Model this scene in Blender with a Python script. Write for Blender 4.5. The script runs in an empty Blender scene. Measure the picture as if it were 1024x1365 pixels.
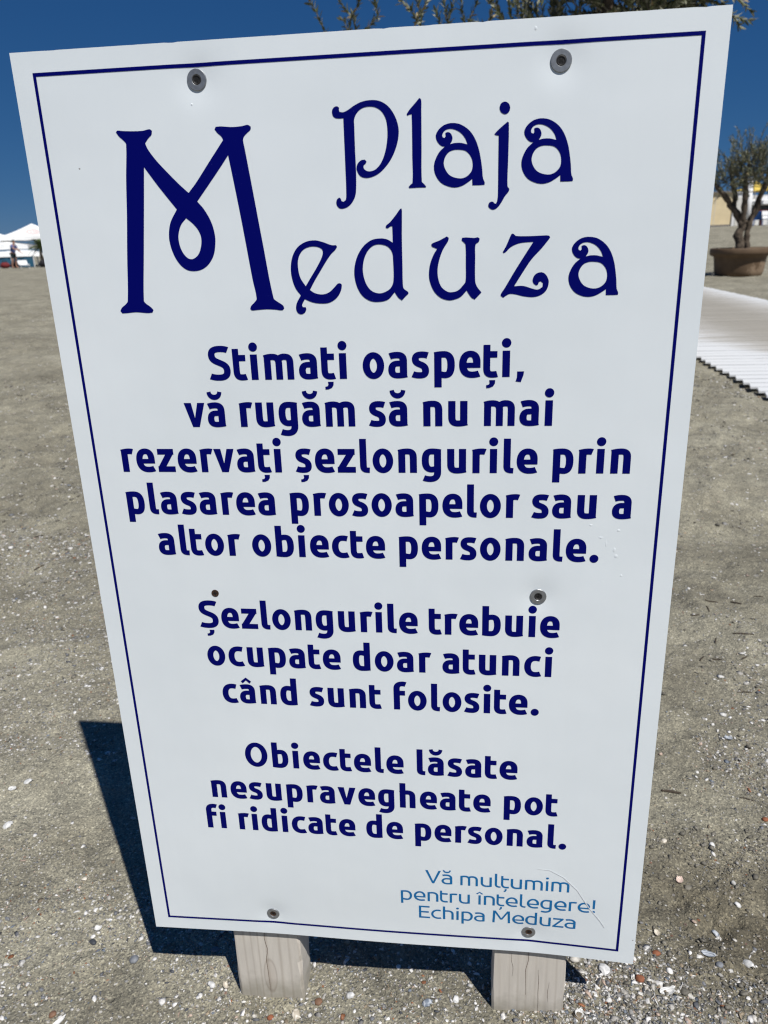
import bpy, math, random
import numpy as np
from mathutils import Vector, Matrix
from mathutils.geometry import tessellate_polygon

scene = bpy.context.scene
COL = scene.collection

# ------------------------------------------------------------------ camera
cam_data = bpy.data.cameras.new('camera')
cam = bpy.data.objects.new('camera', cam_data)
COL.objects.link(cam)
cam_right = Vector((0.9927545674, 0.1157784386, -0.0321515474))
cam_up = Vector((-0.0090967348, 0.3392218596, 0.9406624152))
cam_back = Vector((0.1198149334, -0.9335544350, 0.3378172563))
cm = Matrix.Identity(4)
for i in range(3):
    cm[i][0], cm[i][1], cm[i][2] = cam_right[i], cam_up[i], cam_back[i]
cm[0][3], cm[1][3], cm[2][3] = 0.1064541192, -0.7001315840, 0.9410996729
cam.matrix_world = cm
cam_data.sensor_fit = 'AUTO'
cam_data.sensor_width = 36.0
cam_data.lens = 36.0 * 1008.0 / 1365.0
cam_data.clip_start = 0.02
cam_data.clip_end = 5000
cam_data.dof.use_dof = True
cam_data.dof.focus_distance = 0.78
cam_data.dof.aperture_fstop = 11.0
scene.camera = cam

# ------------------------------------------------------------------ light
SUN_EL = math.radians(57.3)
SUN_DIR = Vector((0.606 * math.cos(SUN_EL), -0.795 * math.cos(SUN_EL), math.sin(SUN_EL))).normalized()
world = bpy.data.worlds.new('World')
scene.world = world
world.use_nodes = True
wn = world.node_tree
wn.nodes.clear()
sky = wn.nodes.new('ShaderNodeTexSky')
sky.sky_type = 'NISHITA'
sky.sun_disc = False
sky.sun_elevation = SUN_EL
sky.sun_rotation = math.atan2(SUN_DIR.x, SUN_DIR.y)
sky.altitude = 4000
sky.air_density = 1.0
sky.dust_density = 0.0
sky.ozone_density = 10.0
bg = wn.nodes.new('ShaderNodeBackground')
bg.inputs['Strength'].default_value = 0.1
wo = wn.nodes.new('ShaderNodeOutputWorld')
# clear deep blue sea sky: tone of each channel of the sky
sp_ = wn.nodes.new('ShaderNodeSeparateColor'); cb_ = wn.nodes.new('ShaderNodeCombineColor')
wn.links.new(sky.outputs[0], sp_.inputs[0])
for ch, (k_, g_) in enumerate(((0.211, 0.96), (0.533, 0.615), (1.18, 0.426))):
    pw = wn.nodes.new('ShaderNodeMath'); pw.operation = 'POWER'; pw.inputs[1].default_value = g_
    ml = wn.nodes.new('ShaderNodeMath'); ml.operation = 'MULTIPLY'; ml.inputs[1].default_value = k_
    wn.links.new(sp_.outputs[ch], pw.inputs[0]); wn.links.new(pw.outputs[0], ml.inputs[0]); wn.links.new(ml.outputs[0], cb_.inputs[ch])
wn.links.new(cb_.outputs[0], bg.inputs[0])
wn.links.new(bg.outputs[0], wo.inputs[0])

sun_data = bpy.data.lights.new('sun', 'SUN')
sun_data.energy = 4.8
sun_data.angle = math.radians(0.5)
sun_data.color = (1.0, 0.975, 0.94)
sun = bpy.data.objects.new('sun', sun_data)
COL.objects.link(sun)
sun.rotation_euler = SUN_DIR.to_track_quat('Z', 'Y').to_euler()
sun.location = (3, -4, 8)

scene.view_settings.view_transform = 'Standard'
scene.view_settings.look = 'None'
scene.view_settings.exposure = 0.04
scene.view_settings.gamma = 1.0
scene.cycles.filter_width = 1.2

# ------------------------------------------------------------------ helpers
rng = np.random.default_rng(7)
random.seed(7)

def tag(o, label=None, cat=None, group=None, kind=None):
    if label: o['label'] = label
    if cat: o['category'] = cat
    if group: o['group'] = group
    if kind: o['kind'] = kind
    return o

def mesh_obj(name, verts, faces, mat, parent=None, smooth=False, loc=(0, 0, 0)):
    me = bpy.data.meshes.new(name)
    me.from_pydata([tuple(map(float, v)) for v in verts], [], [tuple(map(int, f)) for f in faces])
    me.update()
    if mat is not None:
        for m in (mat if isinstance(mat, (list, tuple)) else [mat]):
            me.materials.append(m)
    if smooth:
        me.polygons.foreach_set('use_smooth', [True] * len(me.polygons))
    o = bpy.data.objects.new(name, me)
    COL.objects.link(o)
    o.location = loc
    if parent is not None:
        o.parent = parent
    return o

def big_mesh(name, verts, quads, mat, parent=None, smooth=False, cols=None):
    """numpy path for large meshes; quads may have 3 or 4 corners."""
    me = bpy.data.meshes.new(name)
    verts = np.asarray(verts, dtype=np.float32)
    quads = np.asarray(quads, dtype=np.int32)
    k = quads.shape[1]
    me.vertices.add(len(verts))
    me.vertices.foreach_set('co', verts.ravel())
    me.loops.add(quads.size)
    me.loops.foreach_set('vertex_index', quads.ravel())
    me.polygons.add(len(quads))
    me.polygons.foreach_set('loop_start', np.arange(0, quads.size, k, dtype=np.int32))
    me.polygons.foreach_set('loop_total', np.full(len(quads), k, dtype=np.int32))
    if smooth:
        me.polygons.foreach_set('use_smooth', np.ones(len(quads), dtype=bool))
    me.update(calc_edges=True)
    if cols is not None:
        at = me.color_attributes.new('tint', 'FLOAT_COLOR', 'POINT')
        c = np.ones((len(verts), 4), dtype=np.float32)
        c[:, :3] = cols
        at.data.foreach_set('color', c.ravel())
    me.materials.append(mat)
    o = bpy.data.objects.new(name, me)
    COL.objects.link(o)
    if parent is not None:
        o.parent = parent
    return o

def empty(name, loc, label=None, cat=None, group=None, rz=0.0):
    o = bpy.data.objects.new(name, None)
    o.empty_display_size = 0.1
    COL.objects.link(o)
    o.location = loc
    o.rotation_euler = (0, 0, rz)
    return tag(o, label, cat, group)

class MB:
    def __init__(s):
        s.v = []; s.f = []
    def add(s, vs, fs):
        n = len(s.v); s.v += [tuple(v) for v in vs]; s.f += [tuple(i + n for i in f) for f in fs]
    def box(s, x0, x1, y0, y1, z0, z1):
        s.add([(x0, y0, z0), (x1, y0, z0), (x1, y1, z0), (x0, y1, z0), (x0, y0, z1), (x1, y0, z1), (x1, y1, z1), (x0, y1, z1)],
              [(0, 3, 2, 1), (4, 5, 6, 7), (0, 1, 5, 4), (1, 2, 6, 5), (2, 3, 7, 6), (3, 0, 4, 7)])
    def tube(s, pts, rad, n=8, cap=True):
        pts = [Vector(p) for p in pts]
        if not hasattr(rad, '__len__'): rad = [rad] * len(pts)
        rings = []
        prev = None
        for i, p in enumerate(pts):
            d = (pts[min(i + 1, len(pts) - 1)] - pts[max(i - 1, 0)]).normalized()
            if prev is None:
                a = d.orthogonal().normalized()
            else:
                a = (prev - d * prev.dot(d)).normalized()
            prev = a
            b = d.cross(a)
            rings.append([p + (a * math.cos(t) + b * math.sin(t)) * rad[i] for t in [2 * math.pi * j / n for j in range(n)]])
        vs = [q for r in rings for q in r]
        fs = []
        for i in range(len(pts) - 1):
            for j in range(n):
                k = (j + 1) % n
                fs.append((i * n + j, i * n + k, (i + 1) * n + k, (i + 1) * n + j))
        if cap:
            fs.append(tuple(range(n - 1, -1, -1)))
            fs.append(tuple((len(pts) - 1) * n + j for j in range(n)))
        s.add(vs, fs)
    def lathe(s, prof, n=32, cx=0, cy=0, cz=0):
        vs = []; fs = []
        for r, z in prof:
            vs += [(cx + r * math.cos(2 * math.pi * j / n), cy + r * math.sin(2 * math.pi * j / n), cz + z) for j in range(n)]
        for i in range(len(prof) - 1):
            for j in range(n):
                k = (j + 1) % n
                fs.append((i * n + j, i * n + k, (i + 1) * n + k, (i + 1) * n + j))
        s.add(vs, fs)
    def build(s, name, mat, parent=None, smooth=False, loc=(0, 0, 0)):
        return mesh_obj(name, s.v, s.f, mat, parent, smooth, loc)

def hash2(ix, iy, seed):
    h = (ix.astype(np.int64) * 374761393 + iy.astype(np.int64) * 668265263 + seed * 974711) & 0xffffffff
    h = ((h ^ (h >> 13)) * 1274126177) & 0xffffffff
    return ((h ^ (h >> 16)) & 0xffff) / 65535.0

def noise2(x, y, seed=0):
    x = np.asarray(x, float); y = np.asarray(y, float)
    ix = np.floor(x); iy = np.floor(y)
    fx = x - ix; fy = y - iy
    fx = fx * fx * fx * (fx * (fx * 6 - 15) + 10); fy = fy * fy * fy * (fy * (fy * 6 - 15) + 10)
    a = hash2(ix, iy, seed); b = hash2(ix + 1, iy, seed); c = hash2(ix, iy + 1, seed); d = hash2(ix + 1, iy + 1, seed)
    return (a * (1 - fx) + b * fx) * (1 - fy) + (c * (1 - fx) + d * fx) * fy

def sstep(a, b, x):
    t = np.clip((np.asarray(x, float) - a) / (b - a), 0, 1)
    return t * t * (3 - 2 * t)

def ground_z(x, y):
    x = np.asarray(x, float); y = np.asarray(y, float)
    r = np.hypot(x, y)
    z = (0.050 * np.clip(x, -0.3, 0.3) - 0.0065) * np.exp(-(r / 0.8) ** 2)
    near = np.exp(-(x ** 2 + (y - 0.03) ** 2) / 0.12)
    bw = sstep(1.45, 1.75, x) * (1 - sstep(4.0, 4.4, x)) * sstep(0.8, 1.6, y)
    amp = (1 - 0.75 * bw) * (0.006 + 0.022 * sstep(0.6, 2.5, r)) * (1 - 0.7 * near)
    z = z + amp * (noise2(x / 0.42, y / 0.36, 1) * 2 - 1)
    z = z + (1 - 0.75 * bw) * (0.003 + 0.011 * sstep(1.0, 3.0, r)) * (1 - 0.5 * near) * (noise2(x / 0.13, y / 0.11, 2) * 2 - 1)
    z = z + 0.0020 * (noise2(x / 0.035, y / 0.033, 3) * 2 - 1) + 0.0011 * (noise2(x / 0.014, y / 0.014, 5) * 2 - 1)
    # scuffed hollows and ridges farther out
    far = sstep(0.7, 1.8, r) * (1 - bw)
    rg = 1 - np.abs(noise2(x / 0.30 + 0.4 * noise2(x / 0.2, y / 0.2, 15), y / 0.24, 14) * 2 - 1)
    z = z + far * (0.026 * (rg ** 2 - 0.4) + 0.010 * (noise2(x / 0.065, y / 0.055, 16) - 0.5))
    # trodden, lumpy patch right of the sign
    patch = np.exp(-(((x - 0.50) / 0.16) ** 2 + ((y - 0.17) / 0.13) ** 2))
    z = z + patch * (0.017 * (noise2(x / 0.055, y / 0.05, 8) - 0.6) + 0.011 * (noise2(x / 0.024, y / 0.022, 9) - 0.5) + 0.006 * (noise2(x / 0.011, y / 0.010, 10) - 0.5))
    # the beach climbs gently towards the huts on the right and a little on the left
    z = z - 0.016 * sstep(1.66, 1.8, x) * sstep(1.0, 1.6, y) * (1 - sstep(3.95, 4.1, x)) * (1 - sstep(24, 27, y))
    z = z + 1.1 * sstep(20, 60, y) * sstep(4, 14, x) + 0.10 * sstep(25, 43, y) * sstep(6, 14, -x)
    return z

def gz(x, y):
    return float(ground_z(np.array([x]), np.array([y]))[0])

# ------------------------------------------------------------------ materials
def mat_new(name):
    m = bpy.data.materials.new(name)
    m.use_nodes = True
    nt = m.node_tree
    b = nt.nodes['Principled BSDF']
    return m, nt, b

def nd(nt, t, **kw):
    n = nt.nodes.new(t)
    for k, v in kw.items():
        if k in n.inputs.keys():
            n.inputs[k].default_value = v
        else:
            setattr(n, k, v)
    return n

def ramp(nt, stops, interp='LINEAR'):
    r = nt.nodes.new('ShaderNodeValToRGB')
    r.color_ramp.interpolation = interp
    el = r.color_ramp.elements
    while len(el) > 1: el.remove(el[-1])
    el[0].position = stops[0][0]; el[0].color = (*stops[0][1], 1)
    for p, c in stops[1:]:
        e = el.new(p); e.color = (*c, 1)
    return r

def mix(nt, a, b, fac, mode='MIX'):
    m = nt.nodes.new('ShaderNodeMix'); m.data_type = 'RGBA'; m.blend_type = mode
    for sock, val in ((m.inputs[6], a), (m.inputs[7], b), (m.inputs[0], fac)):
        if isinstance(val, bpy.types.NodeSocket): nt.links.new(val, sock)
        elif isinstance(val, tuple): sock.default_value = (*val, 1)
        else: sock.default_value = val
    return m.outputs[2]

def coords(nt, obj=False, scale=(1, 1, 1)):
    mp = nt.nodes.new('ShaderNodeMapping'); mp.inputs['Scale'].default_value = scale
    if obj:
        tc = nt.nodes.new('ShaderNodeTexCoord'); nt.links.new(tc.outputs['Object'], mp.inputs[0])
    else:
        g = nt.nodes.new('ShaderNodeNewGeometry'); nt.links.new(g.outputs['Position'], mp.inputs[0])
    return mp.outputs[0]

def add_bump(nt, b, height, strength, dist, prev=None):
    bp = nt.nodes.new('ShaderNodeBump')
    bp.inputs['Strength'].default_value = strength
    bp.inputs['Distance'].default_value = dist
    nt.links.new(height, bp.inputs['Height'])
    if prev is not None: nt.links.new(prev, bp.inputs['Normal'])
    nt.links.new(bp.outputs[0], b.inputs['Normal'])
    return bp.outputs[0]

def plain(name, col, rough=0.7, metal=0.0, var=0.25, scale=8.0, bump=0.0, spec=0.4):
    """flat paint / cloth / plastic with a little procedural mottling"""
    m, nt, b = mat_new(name)
    n = nd(nt, 'ShaderNodeTexNoise', Scale=scale, Detail=5.0, Roughness=0.6)
    nt.links.new(coords(nt, True), n.inputs['Vector'])
    r = ramp(nt, [(0.3, tuple(c * (1 - var) for c in col)), (0.7, tuple(min(1, c * (1 + var * 0.6)) for c in col))])
    nt.links.new(n.outputs['Fac'], r.inputs[0])
    nt.links.new(r.outputs[0], b.inputs['Base Color'])
    b.inputs['Roughness'].default_value = rough
    b.inputs['Metallic'].default_value = metal
    b.inputs['Specular IOR Level'].default_value = spec
    if bump:
        add_bump(nt, b, n.outputs['Fac'], bump, 0.02)
    return m

def sand_material():
    m, nt, b = mat_new('beach_sand')
    P = coords(nt)
    def noise(s, d=4.0, ro=0.6):
        n = nd(nt, 'ShaderNodeTexNoise', Scale=s, Detail=d, Roughness=ro); nt.links.new(P, n.inputs['Vector']); return n.outputs['Fac']
    def cells(s):
        v = nd(nt, 'ShaderNodeTexVoronoi', Scale=s); nt.links.new(P, v.inputs['Vector']); return v
    base = ramp(nt, [(0.25, SAND_DARK), (0.5, SAND_MID), (0.78, SAND_LIGHT)])
    nt.links.new(noise(1.1, 6.0, 0.62), base.inputs[0])
    mid = ramp(nt, [(0.3, (0.70, 0.70, 0.71)), (0.7, (1.14, 1.13, 1.11))])
    nt.links.new(noise(19, 5.0, 0.65), mid.inputs[0])
    c = mix(nt, base.outputs[0], mid.outputs[0], 1.0, 'MULTIPLY')
    mid2 = ramp(nt, [(0.32, (0.80, 0.79, 0.78)), (0.66, (1.10, 1.10, 1.09))])
    nt.links.new(noise(4.3, 5.0, 0.6), mid2.inputs[0])
    c = mix(nt, c, mid2.outputs[0], 1.0, 'MULTIPLY')
    # single grains
    v1 = cells(430.0)
    gr = ramp(nt, [(0.0, (0.42, 0.43, 0.45)), (0.3, (0.85, 0.85, 0.85)), (0.7, (1.05, 1.03, 1.0)), (0.93, (1.6, 1.58, 1.5)), (1.0, (2.3, 2.3, 2.25))])
    sep = nd(nt, 'ShaderNodeSeparateColor'); nt.links.new(v1.outputs['Color'], sep.inputs[0])
    nt.links.new(sep.outputs[0], gr.inputs[0])
    c = mix(nt, c, gr.outputs[0], 0.75, 'MULTIPLY')
    # shell crumbs, thicker in drifts
    v2 = cells(150.0)
    sep2 = nd(nt, 'ShaderNodeSeparateColor'); nt.links.new(v2.outputs['Color'], sep2.inputs[0])
    dr = noise(2.6, 3.0)
    th = nd(nt, 'ShaderNodeMapRange'); th.inputs[1].default_value = 0.3; th.inputs[2].default_value = 0.7; th.inputs[3].default_value = 0.985; th.inputs[4].default_value = 0.86
    nt.links.new(dr, th.inputs[0])
    gt = nd(nt, 'ShaderNodeMath', operation='GREATER_THAN'); nt.links.new(sep2.outputs[1], gt.inputs[0]); nt.links.new(th.outputs[0], gt.inputs[1])
    dt = nd(nt, 'ShaderNodeMath', operation='LESS_THAN'); dt.inputs[1].default_value = 0.32; nt.links.new(v2.outputs['Distance'], dt.inputs[0])
    both = nd(nt, 'ShaderNodeMath', operation='MULTIPLY'); nt.links.new(gt.outputs[0], both.inputs[0]); nt.links.new(dt.outputs[0], both.inputs[1])
    crumb = ramp(nt, [(0.0, (0.62, 0.60, 0.55)), (0.55, (0.45, 0.42, 0.37)), (0.8, (0.16, 0.17, 0.19)), (1.0, (0.30, 0.15, 0.08))])
    nt.links.new(sep2.outputs[2], crumb.inputs[0])
    c = mix(nt, c, crumb.outputs[0], both.outputs[0])
    # larger crumbs far from the sign, seen as flecks
    v3 = cells(38.0)
    sep3 = nd(nt, 'ShaderNodeSeparateColor'); nt.links.new(v3.outputs['Color'], sep3.inputs[0])
    gt3 = nd(nt, 'ShaderNodeMath', operation='GREATER_THAN'); nt.links.new(sep3.outputs[1], gt3.inputs[0]); gt3.inputs[1].default_value = 0.90
    dt3 = nd(nt, 'ShaderNodeMath', operation='LESS_THAN'); dt3.inputs[1].default_value = 0.27; nt.links.new(v3.outputs['Distance'], dt3.inputs[0])
    b3 = nd(nt, 'ShaderNodeMath', operation='MULTIPLY'); nt.links.new(gt3.outputs[0], b3.inputs[0]); nt.links.new(dt3.outputs[0], b3.inputs[1])
    g = nt.nodes.new('ShaderNodeNewGeometry')
    sx = nd(nt, 'ShaderNodeSeparateXYZ'); nt.links.new(g.outputs['Position'], sx.inputs[0])
    far = nd(nt, 'ShaderNodeMapRange'); far.inputs[1].default_value = 0.9; far.inputs[2].default_value = 2.0; nt.links.new(sx.outputs[1], far.inputs[0])
    b4 = nd(nt, 'ShaderNodeMath', operation='MULTIPLY'); nt.links.new(b3.outputs[0], b4.inputs[0]); nt.links.new(far.outputs[0], b4.inputs[1])
    c = mix(nt, c, crumb.outputs[0], b4.outputs[0])
    # damp, freshly turned sand in the trodden patch
    vm = nd(nt, 'ShaderNodeVectorMath', operation='SUBTRACT'); vm.inputs[1].default_value = (0.50, 0.17, 0.0); nt.links.new(P, vm.inputs[0])
    vs = nd(nt, 'ShaderNodeVectorMath', operation='MULTIPLY'); vs.inputs[1].default_value = (4.6, 5.4, 0.0); nt.links.new(vm.outputs[0], vs.inputs[0])
    ln = nd(nt, 'ShaderNodeVectorMath', operation='LENGTH'); nt.links.new(vs.outputs[0], ln.inputs[0])
    nz = nd(nt, 'ShaderNodeMath', operation='MULTIPLY_ADD'); nz.inputs[1].default_value = 1.6; nt.links.new(noise(16, 5.0, 0.7), nz.inputs[0]); nt.links.new(ln.outputs['Value'], nz.inputs[2])
    dm = ramp(nt, [(0.50, (0.70, 0.67, 0.63)), (1.0, (1.0, 1.0, 1.0))])
    hf = nd(nt, 'ShaderNodeMath', operation='MULTIPLY'); hf.inputs[1].default_value = 0.5; nt.links.new(nz.outputs[0], hf.inputs[0])
    nt.links.new(hf.outputs[0], dm.inputs[0])
    c = mix(nt, c, dm.outputs[0], 1.0, 'MULTIPLY')
    nt.links.new(c, b.inputs['Base Color'])
    b.inputs['Roughness'].default_value = 0.95
    b.inputs['Specular IOR Level'].default_value = 0.15
    p = add_bump(nt, b, noise(3.5, 6.0, 0.6), 0.5, 0.06)
    p = add_bump(nt, b, noise(14, 8.0, 0.7), 0.65, 0.022, p)
    p = add_bump(nt, b, noise(120, 4.0, 0.7), 0.7, 0.003, p)
    add_bump(nt, b, v1.outputs['Distance'], 0.6, 0.0012, p)
    return m

SAND_DARK = (0.190, 0.178, 0.138)
SAND_MID = (0.284, 0.268, 0.208)
SAND_LIGHT = (0.372, 0.354, 0.282)
M_SAND = sand_material()

def attr_material(name, rough=0.6, spec=0.4, trans=0.0, mott=0.25, scale=90.0):
    m, nt, b = mat_new(name)
    a = nt.nodes.new('ShaderNodeAttribute'); a.attribute_name = 'tint'
    n = nd(nt, 'ShaderNodeTexNoise', Scale=scale, Detail=3.0)
    nt.links.new(coords(nt), n.inputs['Vector'])
    r = ramp(nt, [(0.3, (1 - mott,) * 3), (0.7, (1 + mott * 0.7,) * 3)])
    nt.links.new(n.outputs['Fac'], r.inputs[0])
    c = mix(nt, a.outputs['Color'], r.outputs[0], 1.0, 'MULTIPLY')
    nt.links.new(c, b.inputs['Base Color'])
    b.inputs['Roughness'].default_value = rough
    b.inputs['Specular IOR Level'].default_value = spec
    return m
M_GRAVEL = attr_material('gravel', 0.6, 0.35, mott=0.3, scale=260.0)
M_LEAF = attr_material('olive_leaf', 0.5, 0.4, mott=0.2, scale=30.0)

def board_material():
    m, nt, b = mat_new('white_board_plastic')
    P = coords(nt, True)
    n = nd(nt, 'ShaderNodeTexNoise', Scale=5.0, Detail=4.0); nt.links.new(P, n.inputs['Vector'])
    r = ramp(nt, [(0.3, (0.75, 0.80, 0.82)), (0.7, (0.80, 0.845, 0.86))])
    nt.links.new(n.outputs['Fac'], r.inputs[0])
    v = nd(nt, 'ShaderNodeTexVoronoi', Scale=60.0); nt.links.new(P, v.inputs['Vector'])
    sp = nd(nt, 'ShaderNodeSeparateColor'); nt.links.new(v.outputs['Color'], sp.inputs[0])
    # splashes of dirt get commoner near the foot of the board
    sx = nd(nt, 'ShaderNodeSeparateXYZ'); nt.links.new(P, sx.inputs[0])
    th = nd(nt, 'ShaderNodeMapRange'); th.inputs[1].default_value = 0.1; th.inputs[2].default_value = 0.7; th.inputs[3].default_value = 0.72; th.inputs[4].default_value = 0.94
    nt.links.new(sx.outputs[2], th.inputs[0])
    gt = nd(nt, 'ShaderNodeMath', operation='GREATER_THAN'); nt.links.new(sp.outputs[0], gt.inputs[0]); nt.links.new(th.outputs[0], gt.inputs[1])
    # speck radius varies with the cell
    rad = nd(nt, 'ShaderNodeMath', operation='MULTIPLY'); rad.inputs[1].default_value = 0.085; nt.links.new(sp.outputs[1], rad.inputs[0])
    lt = nd(nt, 'ShaderNodeMath', operation='LESS_THAN'); nt.links.new(v.outputs['Distance'], lt.inputs[0]); nt.links.new(rad.outputs[0], lt.inputs[1])
    mm = nd(nt, 'ShaderNodeMath', operation='MULTIPLY'); nt.links.new(gt.outputs[0], mm.inputs[0]); nt.links.new(lt.outputs[0], mm.inputs[1])
    du = nd(nt, 'ShaderNodeTexNoise', Scale=2.2, Detail=5.0, Roughness=0.6); nt.links.new(coords(nt, True, (1.0, 1.0, 0.6)), du.inputs['Vector'])
    dr_ = ramp(nt, [(0.35, (1.0, 1.0, 1.0)), (0.75, (0.97, 0.97, 0.965))]); nt.links.new(du.outputs['Fac'], dr_.inputs[0])
    st = nd(nt, 'ShaderNodeTexNoise', Scale=55.0, Detail=4.0, Roughness=0.6); nt.links.new(coords(nt, True, (1.0, 1.0, 0.035)), st.inputs['Vector'])
    sr = ramp(nt, [(0.45, (1.0, 1.0, 1.0)), (0.75, (0.992, 0.992, 0.990))]); nt.links.new(st.outputs['Fac'], sr.inputs[0])
    c0 = mix(nt, r.outputs[0], dr_.outputs[0], 1.0, 'MULTIPLY')
    c0 = mix(nt, c0, sr.outputs[0], 1.0, 'MULTIPLY')
    c = mix(nt, c0, (0.34, 0.34, 0.33), mm.outputs[0])
    nt.links.new(c, b.inputs['Base Color'])
    b.inputs['Roughness'].default_value = 0.42
    b.inputs['Specular IOR Level'].default_value = 0.45
    n2 = nd(nt, 'ShaderNodeTexNoise', Scale=9.0, Detail=2.0); nt.links.new(P, n2.inputs['Vector'])
    add_bump(nt, b, n2.outputs['Fac'], 0.12, 0.01)
    return m
M_BOARD = board_material()

def ink(name, col):
    m, nt, b = mat_new(name)
    n = nd(nt, 'ShaderNodeTexNoise', Scale=700.0, Detail=2.0); nt.links.new(coords(nt, True), n.inputs['Vector'])
    r = ramp(nt, [(0.74, col), (0.80, tuple(c * 1.8 + 0.03 for c in col))])
    nt.links.new(n.outputs['Fac'], r.inputs[0])
    nt.links.new(r.outputs[0], b.inputs['Base Color'])
    b.inputs['Roughness'].default_value = 0.5
    b.inputs['Specular IOR Level'].default_value = 0.04
    return m
M_NAVY = ink('navy_print', (0.0010, 0.0024, 0.118))
M_BLUE = ink('light_blue_print', (0.012, 0.15, 0.37))

def wood_material():
    m, nt, b = mat_new('weathered_wood')
    P0 = coords(nt, True)
    P = coords(nt, True, (1.0, 1.0, 0.10))
    # growth rings cut lengthwise: thin darker lines, bunched and wandering
    w = nd(nt, 'ShaderNodeTexWave', Scale=27.0, Distortion=10.0, Detail=1.0)
    w.inputs['Detail Scale'].default_value = 0.55
    nt.links.new(P, w.inputs['Vector'])
    ln = ramp(nt, [(0.0, (0.82, 0.80, 0.785)), (0.13, (0.93, 0.92, 0.91)), (0.30, (1.0, 1.0, 1.0))])
    nt.links.new(w.outputs['Fac'], ln.inputs[0])
    n0 = nd(nt, 'ShaderNodeTexNoise', Scale=16.0, Detail=3.0); nt.links.new(P, n0.inputs['Vector'])
    base = ramp(nt, [(0.3, (0.555, 0.51, 0.445)), (0.7, (0.63, 0.585, 0.515))])
    nt.links.new(n0.outputs['Fac'], base.inputs[0])
    vis = ramp(nt, [(0.35, (0.15,) * 3), (0.62, (1.0,) * 3)]); nt.links.new(n0.outputs['Fac'], vis.inputs[0])
    lines = mix(nt, (1.0, 1.0, 1.0), ln.outputs[0], vis.outputs[0])
    c = mix(nt, base.outputs[0], lines, 1.0, 'MULTIPLY')
    # one flat knot on the left post
    sb = nd(nt, 'ShaderNodeVectorMath', operation='SUBTRACT'); sb.inputs[1].default_value = (-0.158, 0.0, 0.026); nt.links.new(P0, sb.inputs[0])
    ml = nd(nt, 'ShaderNodeVectorMath', operation='MULTIPLY'); ml.inputs[1].default_value = (115.0, 0.0, 34.0); nt.links.new(sb.outputs[0], ml.inputs[0])
    le = nd(nt, 'ShaderNodeVectorMath', operation='LENGTH'); nt.links.new(ml.outputs[0], le.inputs[0])
    kn = ramp(nt, [(0.0, (0.88, 0.85, 0.83)), (0.40, (0.94, 0.92, 0.91)), (0.48, (0.78, 0.75, 0.73)), (0.56, (1.0, 1.0, 1.0))])
    hv = nd(nt, 'ShaderNodeMath', operation='MULTIPLY'); hv.inputs[1].default_value = 0.5; nt.links.new(le.outputs['Value'], hv.inputs[0])
    nt.links.new(hv.outputs[0], kn.inputs[0])
    c = mix(nt, c, kn.outputs[0], 1.0, 'MULTIPLY')
    n1 = nd(nt, 'ShaderNodeTexNoise', Scale=60.0, Detail=6.0, Roughness=0.7); nt.links.new(coords(nt, True, (3.0, 3.0, 0.35)), n1.inputs['Vector'])
    r1 = ramp(nt, [(0.3, (0.90, 0.90, 0.90)), (0.65, (1.03, 1.03, 1.03))])
    nt.links.new(n1.outputs['Fac'], r1.inputs[0])
    c = mix(nt, c, r1.outputs[0], 1.0, 'MULTIPLY')
    # sand-splashed, greyer foot
    sz = nd(nt, 'ShaderNodeSeparateXYZ'); nt.links.new(P0, sz.inputs[0])
    n3 = nd(nt, 'ShaderNodeTexNoise', Scale=55.0, Detail=5.0); nt.links.new(P0, n3.inputs['Vector'])
    ft = nd(nt, 'ShaderNodeMath', operation='MULTIPLY_ADD'); ft.inputs[1].default_value = 0.05; nt.links.new(n3.outputs['Fac'], ft.inputs[0]); nt.links.new(sz.outputs[2], ft.inputs[2])
    fr = ramp(nt, [(0.022, (0.66, 0.66, 0.62)), (0.055, (1.0, 1.0, 1.0))]); nt.links.new(ft.outputs[0], fr.inputs[0])
    c = mix(nt, c, fr.outputs[0], 1.0, 'MULTIPLY')
    nt.links.new(c, b.inputs['Base Color'])
    b.inputs['Roughness'].default_value = 0.9
    b.inputs['Specular IOR Level'].default_value = 0.2
    p = add_bump(nt, b, w.outputs['Fac'], 0.05, 0.0006)
    add_bump(nt, b, n1.outputs['Fac'], 0.12, 0.0006, p)
    return m
M_WOOD = wood_material()
M_CRACK = plain('dark_wood_crack', (0.13, 0.085, 0.06), 0.95)
M_ZINC = plain('zinc_washer', (0.30, 0.31, 0.32), 0.45, 0.7, 0.2, 300.0)
M_SCREW = plain('blackened_screw', (0.035, 0.033, 0.032), 0.5, 0.3, 0.4, 500.0)
M_RUST = plain('rusty_screw', (0.06, 0.032, 0.018), 0.75, 0.2, 0.5, 600.0)
M_SLOT = plain('screw_slot', (0.006, 0.006, 0.006), 0.8)
M_BARK = plain('olive_bark', (0.105, 0.080, 0.057), 0.95, 0, 0.55, 16.0, 1.0)
M_TWIG = plain('olive_twig', (0.17, 0.15, 0.11), 0.8, 0, 0.3, 40.0)
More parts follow.
